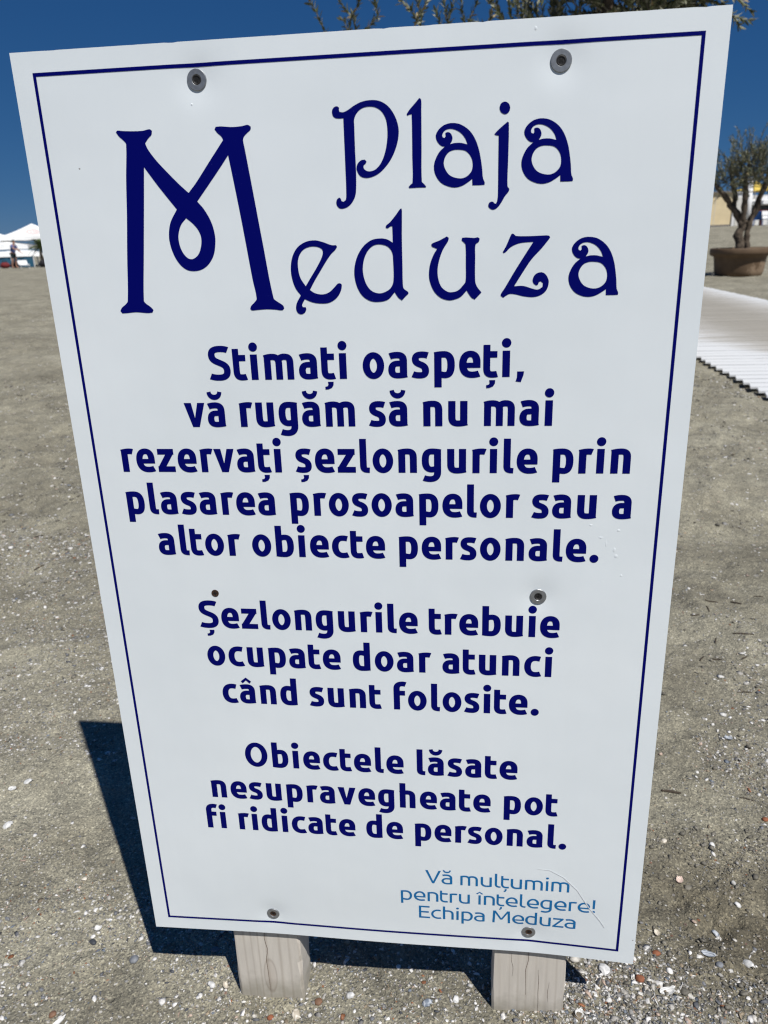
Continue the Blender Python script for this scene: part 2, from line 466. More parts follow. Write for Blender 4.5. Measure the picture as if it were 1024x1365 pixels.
def pot_material():
    m, nt, b = mat_new('brown_plastic_pot')
    P = coords(nt, True)
    n = nd(nt, 'ShaderNodeTexNoise', Scale=5.0, Detail=6.0, Roughness=0.65); nt.links.new(P, n.inputs['Vector'])
    r = ramp(nt, [(0.3, (0.095, 0.058, 0.030)), (0.7, (0.140, 0.090, 0.050))]); nt.links.new(n.outputs['Fac'], r.inputs[0])
    n2 = nd(nt, 'ShaderNodeTexNoise', Scale=3.1, Detail=5.0, Roughness=0.7); nt.links.new(coords(nt, True, (1.0, 1.0, 0.7)), n2.inputs['Vector'])
    sz = nd(nt, 'ShaderNodeSeparateXYZ'); nt.links.new(P, sz.inputs[0])
    # paler tan blotches over the lower half, mostly on one side
    a = nd(nt, 'ShaderNodeMath', operation='MULTIPLY_ADD'); a.inputs[1].default_value = -0.45; nt.links.new(sz.outputs[2], a.inputs[0]); nt.links.new(n2.outputs['Fac'], a.inputs[2])
    a2 = nd(nt, 'ShaderNodeMath', operation='MULTIPLY_ADD'); a2.inputs[1].default_value = 0.30; nt.links.new(sz.outputs[0], a2.inputs[0]); nt.links.new(a.outputs[0], a2.inputs[2])
    mk = ramp(nt, [(0.50, (0.0,) * 3), (0.56, (0.8,) * 3)]); nt.links.new(a2.outputs[0], mk.inputs[0])
    c = mix(nt, r.outputs[0], (0.30, 0.215, 0.14), mk.outputs[0])
    nt.links.new(c, b.inputs['Base Color']); b.inputs['Roughness'].default_value = 0.75
    return m
M_POT = pot_material()
M_SOIL = plain('dark_soil', (0.05, 0.04, 0.03), 0.95, 0, 0.4, 30.0, 0.8)
M_CANVAS = plain('white_canvas', (0.80, 0.80, 0.78), 0.85, 0, 0.06, 3.0)
M_PALE = plain('cream_canvas', (0.70, 0.68, 0.62), 0.85, 0, 0.1, 3.0)
M_EMBLEM = plain('faded_red_print', (0.72, 0.52, 0.48), 0.85, 0, 0.1, 5.0)
M_POLE = plain('white_pole', (0.75, 0.75, 0.74), 0.5, 0, 0.08)
M_BLUECLOTH = plain('blue_windbreak_cloth', (0.025, 0.11, 0.19), 0.85, 0, 0.3, 4.0)
M_TAN = plain('tan_painted_board', (0.74, 0.61, 0.38), 0.75, 0, 0.08, 2.0)
M_WHITEWALL = plain('white_painted_wall', (0.78, 0.78, 0.77), 0.7, 0, 0.06, 2.0)
M_ROOF = plain('grey_roof_felt', (0.2, 0.19, 0.18), 0.9)
M_SHADEOPEN = plain('painted_interior_shade', (0.06, 0.065, 0.07), 0.9)
M_YELLOW = plain('yellow_canvas', (0.72, 0.52, 0.10), 0.8, 0, 0.1, 3.0)
M_REDC = plain('dark_red_cloth', (0.16, 0.02, 0.022), 0.85)
M_BLUEP = plain('blue_plastic', (0.02, 0.12, 0.42), 0.45)
M_BLACKC = plain('black_cloth', (0.02, 0.02, 0.024), 0.85)
M_SKIN = plain('skin', (0.42, 0.23, 0.16), 0.6, 0, 0.1)
M_SHIRT = plain('blue_shirt_cloth', (0.10, 0.13, 0.30), 0.9, 0, 0.12)
M_SHORTS = plain('dark_teal_shorts_cloth', (0.018, 0.035, 0.04), 0.9, 0, 0.12)
M_HAIR = plain('dark_hair', (0.012, 0.010, 0.009), 0.7)
M_PALMLEAF = plain('palm_frond_green', (0.075, 0.105, 0.03), 0.6, 0, 0.35, 6.0)
M_STICK = plain('dry_stick', (0.06, 0.045, 0.032), 0.9, 0, 0.3, 200.0)

def walkway_material():
    m, nt, b = mat_new('walkway_planks')
    P = coords(nt)
    sx = nd(nt, 'ShaderNodeSeparateXYZ'); nt.links.new(P, sx.inputs[0])
    d = nd(nt, 'ShaderNodeMath', operation='SUBTRACT'); d.inputs[1].default_value = 2.95; nt.links.new(sx.outputs[0], d.inputs[0])
    ab = nd(nt, 'ShaderNodeMath', operation='ABSOLUTE'); nt.links.new(d.outputs[0], ab.inputs[0])
    Ps = coords(nt, False, (0.7, 9.0, 1.0))
    n = nd(nt, 'ShaderNodeTexNoise', Scale=2.2, Detail=6.0, Roughness=0.7); nt.links.new(Ps, n.inputs['Vector'])
    nn = nd(nt, 'ShaderNodeMath', operation='MULTIPLY_ADD'); nn.inputs[1].default_value = 1.5; nn.inputs[2].default_value = -0.75
    nt.links.new(n.outputs['Fac'], nn.inputs[0])
    s = nd(nt, 'ShaderNodeMath', operation='ADD'); nt.links.new(ab.outputs[0], s.inputs[0]); nt.links.new(nn.outputs[0], s.inputs[1])
    # nearer than y=5 the walkway is swept cleaner
    cl = nd(nt, 'ShaderNodeMapRange'); cl.inputs[1].default_value = 4.6; cl.inputs[2].default_value = 6.4; cl.inputs[3].default_value = 0.55; cl.inputs[4].default_value = 0.0
    nt.links.new(sx.outputs[1], cl.inputs[0])
    s2 = nd(nt, 'ShaderNodeMath', operation='ADD'); nt.links.new(s.outputs[0], s2.inputs[0]); nt.links.new(cl.outputs[0], s2.inputs[1])
    r = ramp(nt, [(0.30, (0.34, 0.315, 0.265)), (0.62, (0.44, 0.42, 0.375)), (0.80, (0.54, 0.53, 0.50)), (1.05, (0.66, 0.67, 0.665))])
    nt.links.new(s2.outputs[0], r.inputs[0])
    nt.links.new(r.outputs[0], b.inputs['Base Color'])
    b.inputs['Roughness'].default_value = 0.75
    return m
M_WALK = walkway_material()

# ------------------------------------------------------------------ ground
def axis(lo, hi, step, far_lo, far_hi, g=1.065):
    mid = list(np.arange(lo, hi, step))
    s = step; x = lo; left = []
    while x > far_lo:
        s *= g; x -= s; left.append(x)
    s = step; x = mid[-1]; right = []
    while x < far_hi:
        s *= g; x += s; right.append(x)
    return np.array(left[::-1] + mid + right)
gx = axis(-0.95, 0.95, 0.0046, -900, 900, 1.03)
gy = axis(-0.22, 0.85, 0.0046, -8, 1500, 1.024)
GX, GY = np.meshgrid(gx, gy)
GZ = ground_z(GX, GY)
V = np.stack([GX.ravel(), GY.ravel(), GZ.ravel()], 1)
nx, ny = len(gx), len(gy)
idx = np.arange(nx * ny).reshape(ny, nx)
Q = np.stack([idx[:-1, :-1].ravel(), idx[:-1, 1:].ravel(), idx[1:, 1:].ravel(), idx[1:, :-1].ravel()], 1)
tag(big_mesh('sand', V, Q, M_SAND, smooth=True), kind='structure')

# boardwalk of loose cross planks
mb = MB()
y = 1.2
while y < 26:
    w = 0.122
    x0 = 1.785 + 0.006 * (y - 4.0) + random.uniform(-0.005, 0.005)
    x1 = 3.97 + random.uniform(-0.012, 0.012) - 0.012 * max(0, y - 12)
    zz = 0.006 + random.uniform(-0.0015, 0.0015)
    tz = 0.013; sk = 0.030
    mb.add([(x0, y, zz), (x1, y, zz), (x1 + sk, y + w, zz), (x0 + sk, y + w, zz), (x0, y, zz + tz), (x1, y, zz + tz), (x1 + sk, y + w, zz + tz), (x0 + sk, y + w, zz + tz)],
           [(0, 3, 2, 1), (4, 5, 6, 7), (0, 1, 5, 4), (1, 2, 6, 5), (2, 3, 7, 6), (3, 0, 4, 7)])
    y += 0.142
y0, y1 = 1.2, 26
for xr in (2.12, 2.9, 3.7):
    mb.box(xr - 0.03, xr + 0.03, y0, y1, -0.05, 0.0042)
tag(mb.build('boardwalk', M_WALK), kind='structure')

# ------------------------------------------------------------------ the sign
BO = Vector((0.0, 0.0, 0.112))
BA = Vector((1.0, 0.0, -0.00099))
BB = Vector((0.00099, 0.010584, 0.99994))
BN = BA.cross(BB)
BW, BH = 300.0, 992.4
WASHERS = [(-134.5, 963.5), (171.2, 961.5), (170.2, 484.0), (-142.5, 33.0), (175.4, 33.0)]
LONE = (-169.6, 479.6)

def dent(u, v):
    """how far (mm) the thin panel is drawn back towards the posts"""
    d = 0.0
    for i, (a, b) in enumerate(WASHERS):
        r2 = (u - a) ** 2 + (v - b) ** 2
        d += (1.5 if i > 2 else 1.6) * math.exp(-r2 / (2 * 12.0 ** 2))
    bx = [-300, -142, 0, 120, 175, 235, 300]
    by = [0.0, 4.2, 3.0, 4.6, 6.0, 3.4, 0.0]
    e = float(np.interp(u, bx, by))
    e = sum(float(np.interp(u + k, bx, by)) for k in (-40, -20, 0, 20, 40)) / 5 if abs(u) < 260 else e
    d += e * math.exp(-(max(v, 0) / 75.0) ** 2)
    return d

def bp(u, v, off=0.0):
    return BO + BA * (u / 1000) + BB * (v / 1000) + BN * ((off - dent(u, v)) / 1000)

sign = empty('information_sign', (0, 0, 0), 'big white notice board with navy Romanian lettering on two wooden posts', 'sign')

# panel: front grid, back grid and rim
us = np.linspace(-BW, BW, 151); vs_ = np.linspace(0, BH, 249)
pv = []; pf = []
rs = random.Random(3)
def rim_jit(i, j):
    return 0.0
for j, v in enumerate(vs_):
    for i, u in enumerate(us):
        vv = v
        if j == len(vs_) - 1:   # tiny chips along the top edge
            vv = v - (0.8 * max(0.0, noise2(np.array([u / 9.0]), np.array([0.5]), 31)[0] - 0.70) * 3)
        pv.append(bp(u, vv))
nU, nV = len(us), len(vs_)
for j in range(nV - 1):
    for i in range(nU - 1):
        a = j * nU + i
        pf.append((a, a + 1, a + nU + 1, a + nU))
n0 = len(pv)
TH = 5.0
for j, v in enumerate(vs_):
    for i, u in enumerate(us):
        p = pv[j * nU + i]
        pv.append(p - BN * (TH / 1000))
for j in range(nV - 1):
    for i in range(nU - 1):
        a = n0 + j * nU + i
        pf.append((a, a + nU, a + nU + 1, a + 1))
def rim(seq):
    for a, b in zip(seq[:-1], seq[1:]):
        pf.append((b, a, a + n0, b + n0))
rim([i for i in range(nU)]); rim([(nV - 1) * nU + i for i in range(nU)][::-1])
rim([j * nU for j in range(nV)][::-1]); rim([j * nU + nU - 1 for j in range(nV)])
panel = mesh_obj('panel', pv, pf, M_BOARD, sign, smooth=True)
for p in panel.data.polygons:
    if p.index >= 2 * (nU - 1) * (nV - 1): p.use_smooth = False
panel.data.set_sharp_from_angle(angle=math.radians(40)) if hasattr(panel.data, 'set_sharp_from_angle') else None

# printed border
class Flat:
    """flat printed shapes lying on the panel; each stroke a hair above the last"""
    def __init__(s): s.v = []; s.f = []; s.k = 0
    def z(s):
        s.k += 1
        return 0.22 + 0.012 * (s.k % 9)
    def strip(s, left, right, z=None, sub=1):
        z = s.z() if z is None else z
        n = len(s.v)
        for (a, b), (c, d) in zip(left, right):
            s.v.append(bp(a, b, z)); s.v.append(bp(c, d, z))
        for i in range(len(left) - 1):
            q = n + 2 * i
            s.f.append((q, q + 1, q + 3, q + 2))
    def poly(s, loops):
        z = s.z(); n = len(s.v)
        flat = [q for L in loops for q in L]
        tris = tessellate_polygon([[Vector((q[0], q[1], 0)) for q in L] for L in loops])
        for q in flat: s.v.append(bp(q[0], q[1], z))
        for t in tris:
            a, b, c = [flat[i] for i in t]
            ar = (b[0] - a[0]) * (c[1] - a[1]) - (b[1] - a[1]) * (c[0] - a[0])
            if abs(ar) < 1e-6: continue
            s.f.append(tuple(n + i for i in (t if ar > 0 else t[::-1])))
    def build(s, name, mat, parent):
        o = mesh_obj(name, s.v, s.f, mat, parent)
        return o

fl = Flat()
xo, xi, y0, y1, t = 281.6, 278.7, 17.4, 976.0, 2.9
LSP = np.linspace(-xo, xo, 90); VSP = np.linspace(y0 + t, y1 - t, 120)
fl.strip([(u, y1) for u in LSP], [(u, y1 - t) for u in LSP], 0.25)
fl.strip([(u, y0 + t) for u in LSP], [(u, y0) for u in LSP], 0.25)
fl.strip([(-xo, v) for v in VSP][::-1], [(-xi, v) for v in VSP][::-1], 0.25)
fl.strip([(xi, v) for v in VSP][::-1], [(xo, v) for v in VSP][::-1], 0.25)
fl.build('border_line', M_NAVY, sign)

# ornamental heading, drawn letter by letter in board millimetres
TITLE_GLYPHS = [
 [[(-212.6,926.4),(-211.0,927.6),(-206.0,927.1),(-196.4,926.5),(-187.6,926.5),(-181.3,927.4),(-179.3,926.0),(-180.2,923.0),(-183.6,920.1),(-186.9,916.5),(-185.2,911.8),(-178.6,902.3),(-169.3,891.9),(-159.9,882.1),(-152.0,874.7),(-143.9,883.0),(-131.8,897.3),(-119.9,911.2),(-115.8,916.0),(-117.0,918.6),(-120.5,921.8),(-122.6,924.6),(-121.4,926.6),(-116.6,926.7),(-107.3,925.8),(-98.7,926.0),(-92.7,926.8),(-90.1,925.3),(-90.5,923.0),(-94.2,920.2),(-96.9,917.7),(-97.9,915.1),(-97.0,908.0),(-93.0,875.6),(-87.4,829.3),(-81.3,782.2),(-78.1,779.1),(-72.9,775.5),(-71.8,772.9),(-73.8,771.1),(-80.4,771.8),(-88.6,772.3),(-97.7,771.8),(-102.9,771.6),(-104.4,773.1),(-103.2,775.7),(-99.9,778.7),(-97.4,782.1),(-99.8,799.9),(-105.2,847.6),(-109.2,879.4),(-112.5,903.8),(-119.8,895.2),(-131.7,881.8),(-144.8,867.3),(-139.4,860.8),(-134.2,851.0),(-131.7,841.2),(-131.6,832.3),(-134.3,821.6),(-140.1,813.5),(-146.9,809.2),(-154.4,807.9),(-161.6,809.3),(-168.2,815.1),(-172.9,824.5),(-175.0,835.3),(-174.3,843.4),(-171.5,851.5),(-164.6,861.4),(-170.5,869.1),(-179.6,881.3),(-186.3,891.0),(-190.6,897.4),(-194.0,873.1),(-201.0,824.5),(-206.8,782.9),(-205.3,780.2),(-201.1,777.0),(-198.5,774.0),(-199.9,771.6),(-204.7,771.3),(-215.9,772.3),(-224.6,771.7),(-229.9,771.5),(-231.5,773.8),(-229.5,776.8),(-225.3,779.8),(-222.9,782.7),(-217.2,824.9),(-212.6,857.7),(-208.6,889.5),(-204.6,916.5),(-206.3,919.2),(-210.2,922.8)],
  [(-156.8,853.7),(-151.4,849.2),(-146.7,843.3),(-144.6,836.8),(-145.8,828.6),(-149.1,822.1),(-154.6,818.6),(-159.4,819.6),(-164.1,825.8),(-166.1,835.0),(-165.0,842.3),(-161.9,848.7)]],
 [[(-18.4,932.7),(-18.0,935.0),(-16.3,936.8),(-13.9,937.3),(-12.0,936.1),(-12.4,934.5),(-11.8,932.9),(-8.7,932.6),(-4.7,934.1),(1.0,937.3),(7.3,939.7),(15.1,940.6),(22.9,939.4),(29.7,935.2),(35.0,928.0),(37.9,919.6),(38.0,912.6),(35.9,904.2),(31.8,895.8),(26.0,888.6),(19.5,883.4),(13.0,881.0),(8.2,880.7),(4.2,882.1),(1.6,885.5),(0.8,889.2),(2.3,892.7),(5.2,894.9),(8.4,895.2),(9.8,893.6),(8.9,892.0),(7.3,890.8),(7.2,888.5),(9.2,886.5),(12.4,885.8),(17.2,887.1),(22.2,891.9),(26.1,900.4),(28.2,910.2),(28.5,918.6),(27.4,925.6),(24.2,931.3),(19.6,934.6),(14.2,935.7),(7.9,934.9),(3.1,931.7),(0.5,926.9),(0.3,921.3),(0.2,905.8),(0.3,884.1),(-0.3,870.9),(-1.5,865.8),(-4.8,860.7),(-9.0,857.6),(-14.0,856.6),(-16.8,857.9),(-18.3,860.9),(-17.7,864.2),(-15.6,865.9),(-14.2,864.8),(-13.6,862.8),(-11.7,862.3),(-9.8,863.9),(-9.1,868.3),(-8.9,887.4),(-8.9,910.4),(-8.9,928.0),(-11.3,927.9),(-15.2,928.3),(-17.5,929.8)]],
 [[(45.1,928.5),(47.4,931.6),(51.4,935.5),(56.0,940.2),(57.5,939.0),(57.6,931.1),(57.4,903.2),(57.3,876.0),(59.0,874.1),(60.9,872.0),(60.6,871.1),(54.2,871.2),(46.3,871.1),(45.7,872.1),(47.1,873.5),(49.2,875.6),(49.4,896.5),(49.5,917.6),(49.4,928.3),(47.7,928.1),(45.8,927.4)]],
 [[(118.5,910.0),(121.2,912.7),(125.6,916.2),(129.3,919.0),(130.4,918.3),(130.6,909.8),(130.5,890.2),(130.4,869.6),(132.0,867.1),(131.4,865.2),(128.4,861.7),(125.4,856.7),(122.0,852.7),(118.5,851.2),(115.3,852.7),(114.3,854.9),(115.4,857.1),(117.9,857.7),(119.8,856.2),(120.7,855.8),(121.9,858.3),(122.4,863.4),(122.3,886.3),(122.2,908.8),(119.7,909.3)]],
 [[(131.2,929.2),(130.9,927.4),(130.0,926.0),(128.6,925.0),(127.0,924.7),(125.3,925.2),(123.8,926.3),(122.9,927.8),(122.5,929.6),(122.8,931.3),(123.7,932.8),(125.1,933.7),(126.8,934.0),(128.4,933.5),(129.9,932.5),(130.8,930.9)]],
 [[(-16.7,792.3),(-17.7,787.5),(-21.9,781.2),(-28.9,777.0),(-36.7,776.3),(-45.2,777.7),(-51.9,780.6),(-54.8,775.4),(-54.1,773.5),(-51.5,773.4),(-51.1,771.3),(-53.0,768.3),(-56.2,767.1),(-59.3,768.5),(-60.7,772.3),(-59.7,777.2),(-55.4,784.1),(-59.8,790.2),(-62.6,799.1),(-63.1,808.7),(-60.9,818.1),(-55.7,825.8),(-47.8,830.2),(-39.4,831.2),(-31.9,829.4),(-24.6,826.7),(-20.4,826.6),(-19.5,825.0),(-21.5,822.4),(-25.0,819.4),(-29.4,814.1),(-34.9,806.3),(-41.4,797.0),(-46.6,788.6),(-42.1,785.7),(-35.4,784.4),(-29.3,785.9),(-24.0,790.1),(-20.4,793.5),(-17.9,793.6)],
  [(-50.3,792.0),(-54.9,799.7),(-56.4,810.1),(-54.9,817.9),(-50.8,823.3),(-44.7,825.8),(-38.0,825.7),(-33.9,823.9),(-32.7,821.2),(-34.4,815.8),(-39.1,808.0),(-44.6,800.2)]],
 [[(39.2,855.0),(38.0,854.7),(33.8,849.6),(28.8,844.2),(25.0,841.2),(24.9,839.7),(26.5,839.2),(29.2,840.7),(30.7,840.7),(30.8,833.9),(30.8,827.0),(26.0,829.9),(19.4,831.0),(11.2,829.6),(3.5,824.0),(-2.3,814.8),(-4.8,803.9),(-3.6,792.8),(1.1,783.1),(8.5,777.7),(16.9,776.6),(25.3,778.5),(31.4,784.7),(34.6,779.9),(37.9,777.4),(40.9,780.5),(44.0,783.3),(43.4,784.9),(39.8,787.7),(39.0,791.7),(39.0,807.4),(39.0,830.5),(39.5,853.2)],
  [(18.5,826.0),(25.8,824.1),(29.8,819.3),(30.7,812.3),(30.6,795.1),(28.1,788.8),(23.0,785.3),(17.1,784.1),(10.5,786.4),(5.7,792.5),(3.2,802.1),(3.9,811.5),(7.5,820.0),(12.7,824.8)]],
 [[(64.9,824.7),(66.5,825.7),(72.2,827.7),(78.6,830.8),(80.4,829.5),(79.8,827.0),(75.4,820.3),(72.1,811.9),(70.4,803.4),(70.9,795.6),(73.6,788.5),(78.5,784.4),(82.6,783.5),(88.4,784.9),(93.2,789.5),(95.2,792.6),(95.4,805.8),(95.0,823.5),(93.6,825.3),(91.6,827.1),(91.9,829.2),(95.5,829.4),(102.6,828.8),(105.8,829.2),(107.3,828.1),(106.7,825.7),(103.8,823.2),(103.6,813.3),(103.8,792.4),(105.5,787.7),(109.4,782.8),(106.4,779.7),(103.5,776.8),(100.7,778.3),(98.2,781.5),(96.2,784.7),(90.8,779.3),(84.3,776.9),(79.3,776.7),(72.8,779.0),(67.0,784.7),(63.3,793.4),(62.6,800.5),(64.0,809.0),(67.3,816.7),(70.1,820.7),(67.8,821.7),(65.4,822.9)]],
 [[(127.5,816.4),(130.1,820.9),(133.1,827.6),(134.6,830.8),(135.8,831.4),(137.3,830.4),(138.6,829.3),(149.6,828.8),(160.5,828.9),(166.7,828.7),(167.9,827.2),(166.1,824.7),(160.9,818.4),(152.6,809.6),(145.0,798.3),(138.1,787.3),(146.1,787.4),(154.2,784.9),(159.0,784.0),(162.9,786.2),(163.1,789.3),(161.1,790.9),(159.6,790.2),(158.9,788.2),(157.3,787.4),(154.8,789.5),(154.1,792.6),(156.2,796.8),(160.9,798.6),(164.9,797.0),(167.8,792.3),(168.1,788.4),(166.2,783.0),(161.6,779.2),(155.2,777.6),(146.4,778.5),(139.9,780.2),(134.2,780.7),(131.0,779.2),(128.7,777.6),(126.5,779.3),(126.5,780.8),(130.1,786.3),(137.8,799.3),(145.4,811.3),(153.6,823.9),(146.6,823.7),(140.3,822.8),(134.1,820.0),(130.2,816.3),(128.2,815.3)]],
 [[(100.6,871.3),(106.4,871.2),(110.9,871.3),(111.1,873.0),(109.6,876.6),(108.8,883.7),(107.7,890.8),(105.8,899.2),(102.4,907.6),(97.6,914.0),(90.7,918.6),(84.0,920.1),(78.0,919.4),(72.9,916.5),(69.7,912.1),(69.9,908.4),(71.8,905.1),(74.5,902.9),(77.1,902.5),(72.0,897.9),(68.4,891.0),(67.8,885.4),(69.5,879.7),(73.5,874.5),(79.0,871.5),(85.1,870.1),(91.2,871.0),(96.4,873.6),(100.4,876.3)],
  [(88.5,899.5),(94.6,898.3),(98.8,894.2),(100.6,889.0),(100.1,883.4),(96.9,879.3),(92.5,877.3),(87.1,877.6),(81.4,879.9),(77.8,884.3),(76.2,889.3),(77.4,894.2),(80.3,897.8),(84.0,899.3)],
  [(96.2,903.3),(94.2,908.0),(90.2,912.5),(84.9,915.2),(80.4,915.7),(76.7,914.3),(75.0,911.3),(75.4,909.6),(76.9,909.0),(77.8,910.4),(77.5,912.8),(79.7,913.4),(82.0,912.4),(83.5,909.6),(83.4,907.1),(81.6,904.1),(85.3,904.8),(90.6,904.7)]],
 [[(174.4,871.4),(180.2,871.3),(184.7,871.4),(184.9,873.1),(183.4,876.7),(182.6,883.8),(181.5,890.9),(179.6,899.3),(176.2,907.7),(171.4,914.1),(164.5,918.7),(157.8,920.2),(151.8,919.5),(146.7,916.6),(143.5,912.2),(143.6,908.5),(145.6,905.2),(148.3,903.0),(150.9,902.6),(145.8,898.0),(142.2,891.1),(141.6,885.5),(143.3,879.8),(147.3,874.6),(152.8,871.6),(158.9,870.2),(165.0,871.1),(170.2,873.7),(174.2,876.4)],
  [(162.3,899.6),(168.4,898.4),(172.6,894.3),(174.3,889.1),(173.9,883.5),(170.7,879.4),(166.2,877.4),(160.9,877.7),(155.2,880.0),(151.5,884.4),(150.0,889.4),(151.2,894.3),(154.1,897.9),(157.8,899.4)],
  [(169.9,903.4),(168.0,908.1),(164.0,912.6),(158.7,915.3),(154.2,915.8),(150.5,914.4),(148.8,911.4),(149.2,909.7),(150.7,909.1),(151.5,910.5),(151.3,912.9),(153.5,913.5),(155.8,912.5),(157.3,909.7),(157.2,907.2),(155.4,904.2),(159.1,904.9),(164.4,904.8)]],
 [[(217.9,777.9),(223.7,777.8),(228.2,777.9),(228.4,779.6),(226.9,783.2),(226.1,790.3),(225.0,797.3),(223.1,805.8),(219.7,814.2),(214.9,820.5),(208.0,825.2),(201.3,826.6),(195.3,826.0),(190.2,823.1),(187.0,818.7),(187.2,815.0),(189.1,811.7),(191.9,809.5),(194.4,809.1),(189.3,804.5),(185.7,797.6),(185.1,792.0),(186.8,786.3),(190.8,781.1),(196.3,778.0),(202.4,776.7),(208.5,777.6),(213.7,780.2),(217.7,782.9)],
  [(205.8,806.1),(211.9,804.9),(216.1,800.8),(217.9,795.6),(217.4,790.0),(214.2,785.9),(209.8,783.9),(204.4,784.1),(198.7,786.5),(195.1,790.9),(193.5,795.9),(194.7,800.7),(197.6,804.4),(201.3,805.9)],
  [(213.5,809.9),(211.5,814.5),(207.5,819.1),(202.2,821.8),(197.7,822.3),(194.0,820.8),(192.3,817.9),(192.7,816.2),(194.2,815.6),(195.1,816.9),(194.8,819.4),(197.1,820.0),(199.3,818.9),(200.8,816.1),(200.7,813.7),(198.9,810.7),(202.6,811.4),(207.9,811.3)]],
]


def smooth_loop(L, n=5, corner=52):
    L = [np.array(q) for q in L]
    m = len(L)
    sharp = []
    for i in range(m):
        a = L[i] - L[i - 1]; b = L[(i + 1) % m] - L[i]
        c = (a @ b) / (np.linalg.norm(a) * np.linalg.norm(b) + 1e-9)
        sharp.append(math.degrees(math.acos(max(-1, min(1, c)))) > corner)
    out = []
    for i in range(m):
        p1, p2 = L[i], L[(i + 1) % m]
        p0, p3 = L[i - 1], L[(i + 2) % m]
        d = np.linalg.norm(p2 - p1)
        def tang(pa, pb, pc):
            t = pc - pa; k = np.linalg.norm(t)
            return t / (k + 1e-9) * d
        t1 = (p2 - p1) if sharp[i] else tang(p0, p1, p2)
        t2 = (p2 - p1) if sharp[(i + 1) % m] else tang(p1, p2, p3)
        if d < 2.0:
            out.append(tuple(p1)); 
            if d > 0.8:
                s = 0.5
                out.append(tuple((2*s**3-3*s*s+1)*p1+(s**3-2*s*s+s)*t1+(-2*s**3+3*s*s)*p2+(s**3-s*s)*t2))
            continue
        for k in range(n):
            s = k / n
            out.append(tuple((2*s**3-3*s*s+1)*p1+(s**3-2*s*s+s)*t1+(-2*s**3+3*s*s)*p2+(s**3-s*s)*t2))
    return out

fl = Flat()
for g in TITLE_GLYPHS:
    fl.poly([smooth_loop(L) for L in g])
fl.build('title_lettering', M_NAVY, sign)

# rounded humanist sans for the notice, built from broad-nib strokes (units: 1000 = one em)
def cub(p0, p1, p2, p3, n=12):
    return [tuple((1 - t) ** 3 * np.array(p0) + 3 * t * (1 - t) ** 2 * np.array(p1) + 3 * t * t * (1 - t) * np.array(p2) + t ** 3 * np.array(p3)) for t in np.linspace(0, 1, n + 1)]

def path(*segs):
    """'M' point, then points (line) or triples of points (cubic)"""
    pts = [segs[0]]
    for s in segs[1:]:
        if isinstance(s[0], tuple): pts += cub(pts[-1], *s)[1:]
        else: pts.append(s)
    return pts

def stroke(pts, wv, wh, closed=False):
    P = np.array(pts, float)
    if closed: 
        T = np.roll(P, -1, 0) - np.roll(P, 1, 0)
    else:
        T = np.gradient(P, axis=0)
    T /= np.linalg.norm(T, axis=1)[:, None] + 1e-9
    N = np.stack([-T[:, 1], T[:, 0]], 1)
    off = N * np.array([wv / 2, wh / 2])
    # an oblique step needs the nib's support width, not the plain ellipse point
    L = P + off; R = P - off
    L = [tuple(q) for q in L]; R = [tuple(q) for q in R]
    if closed: L.append(L[0]); R.append(R[0])
    return ('S', L, R)

def rect(x0, y0, x1, y1): return ('P', [(x0, y0), (x1, y0), (x1, y1), (x0, y1)])
def ell(cx, cy, rx, ry, n=28): return ('P', [(cx + rx * math.cos(2 * math.pi * k / n), cy + ry * math.sin(2 * math.pi * k / n)) for k in range(n)])
def ring(cx, cy, rx, ry, wv, wh, n=44):
    return stroke([(cx + rx * math.cos(2 * math.pi * k / n), cy + ry * math.sin(2 * math.pi * k / n)) for k in range(n)], wv, wh, True)

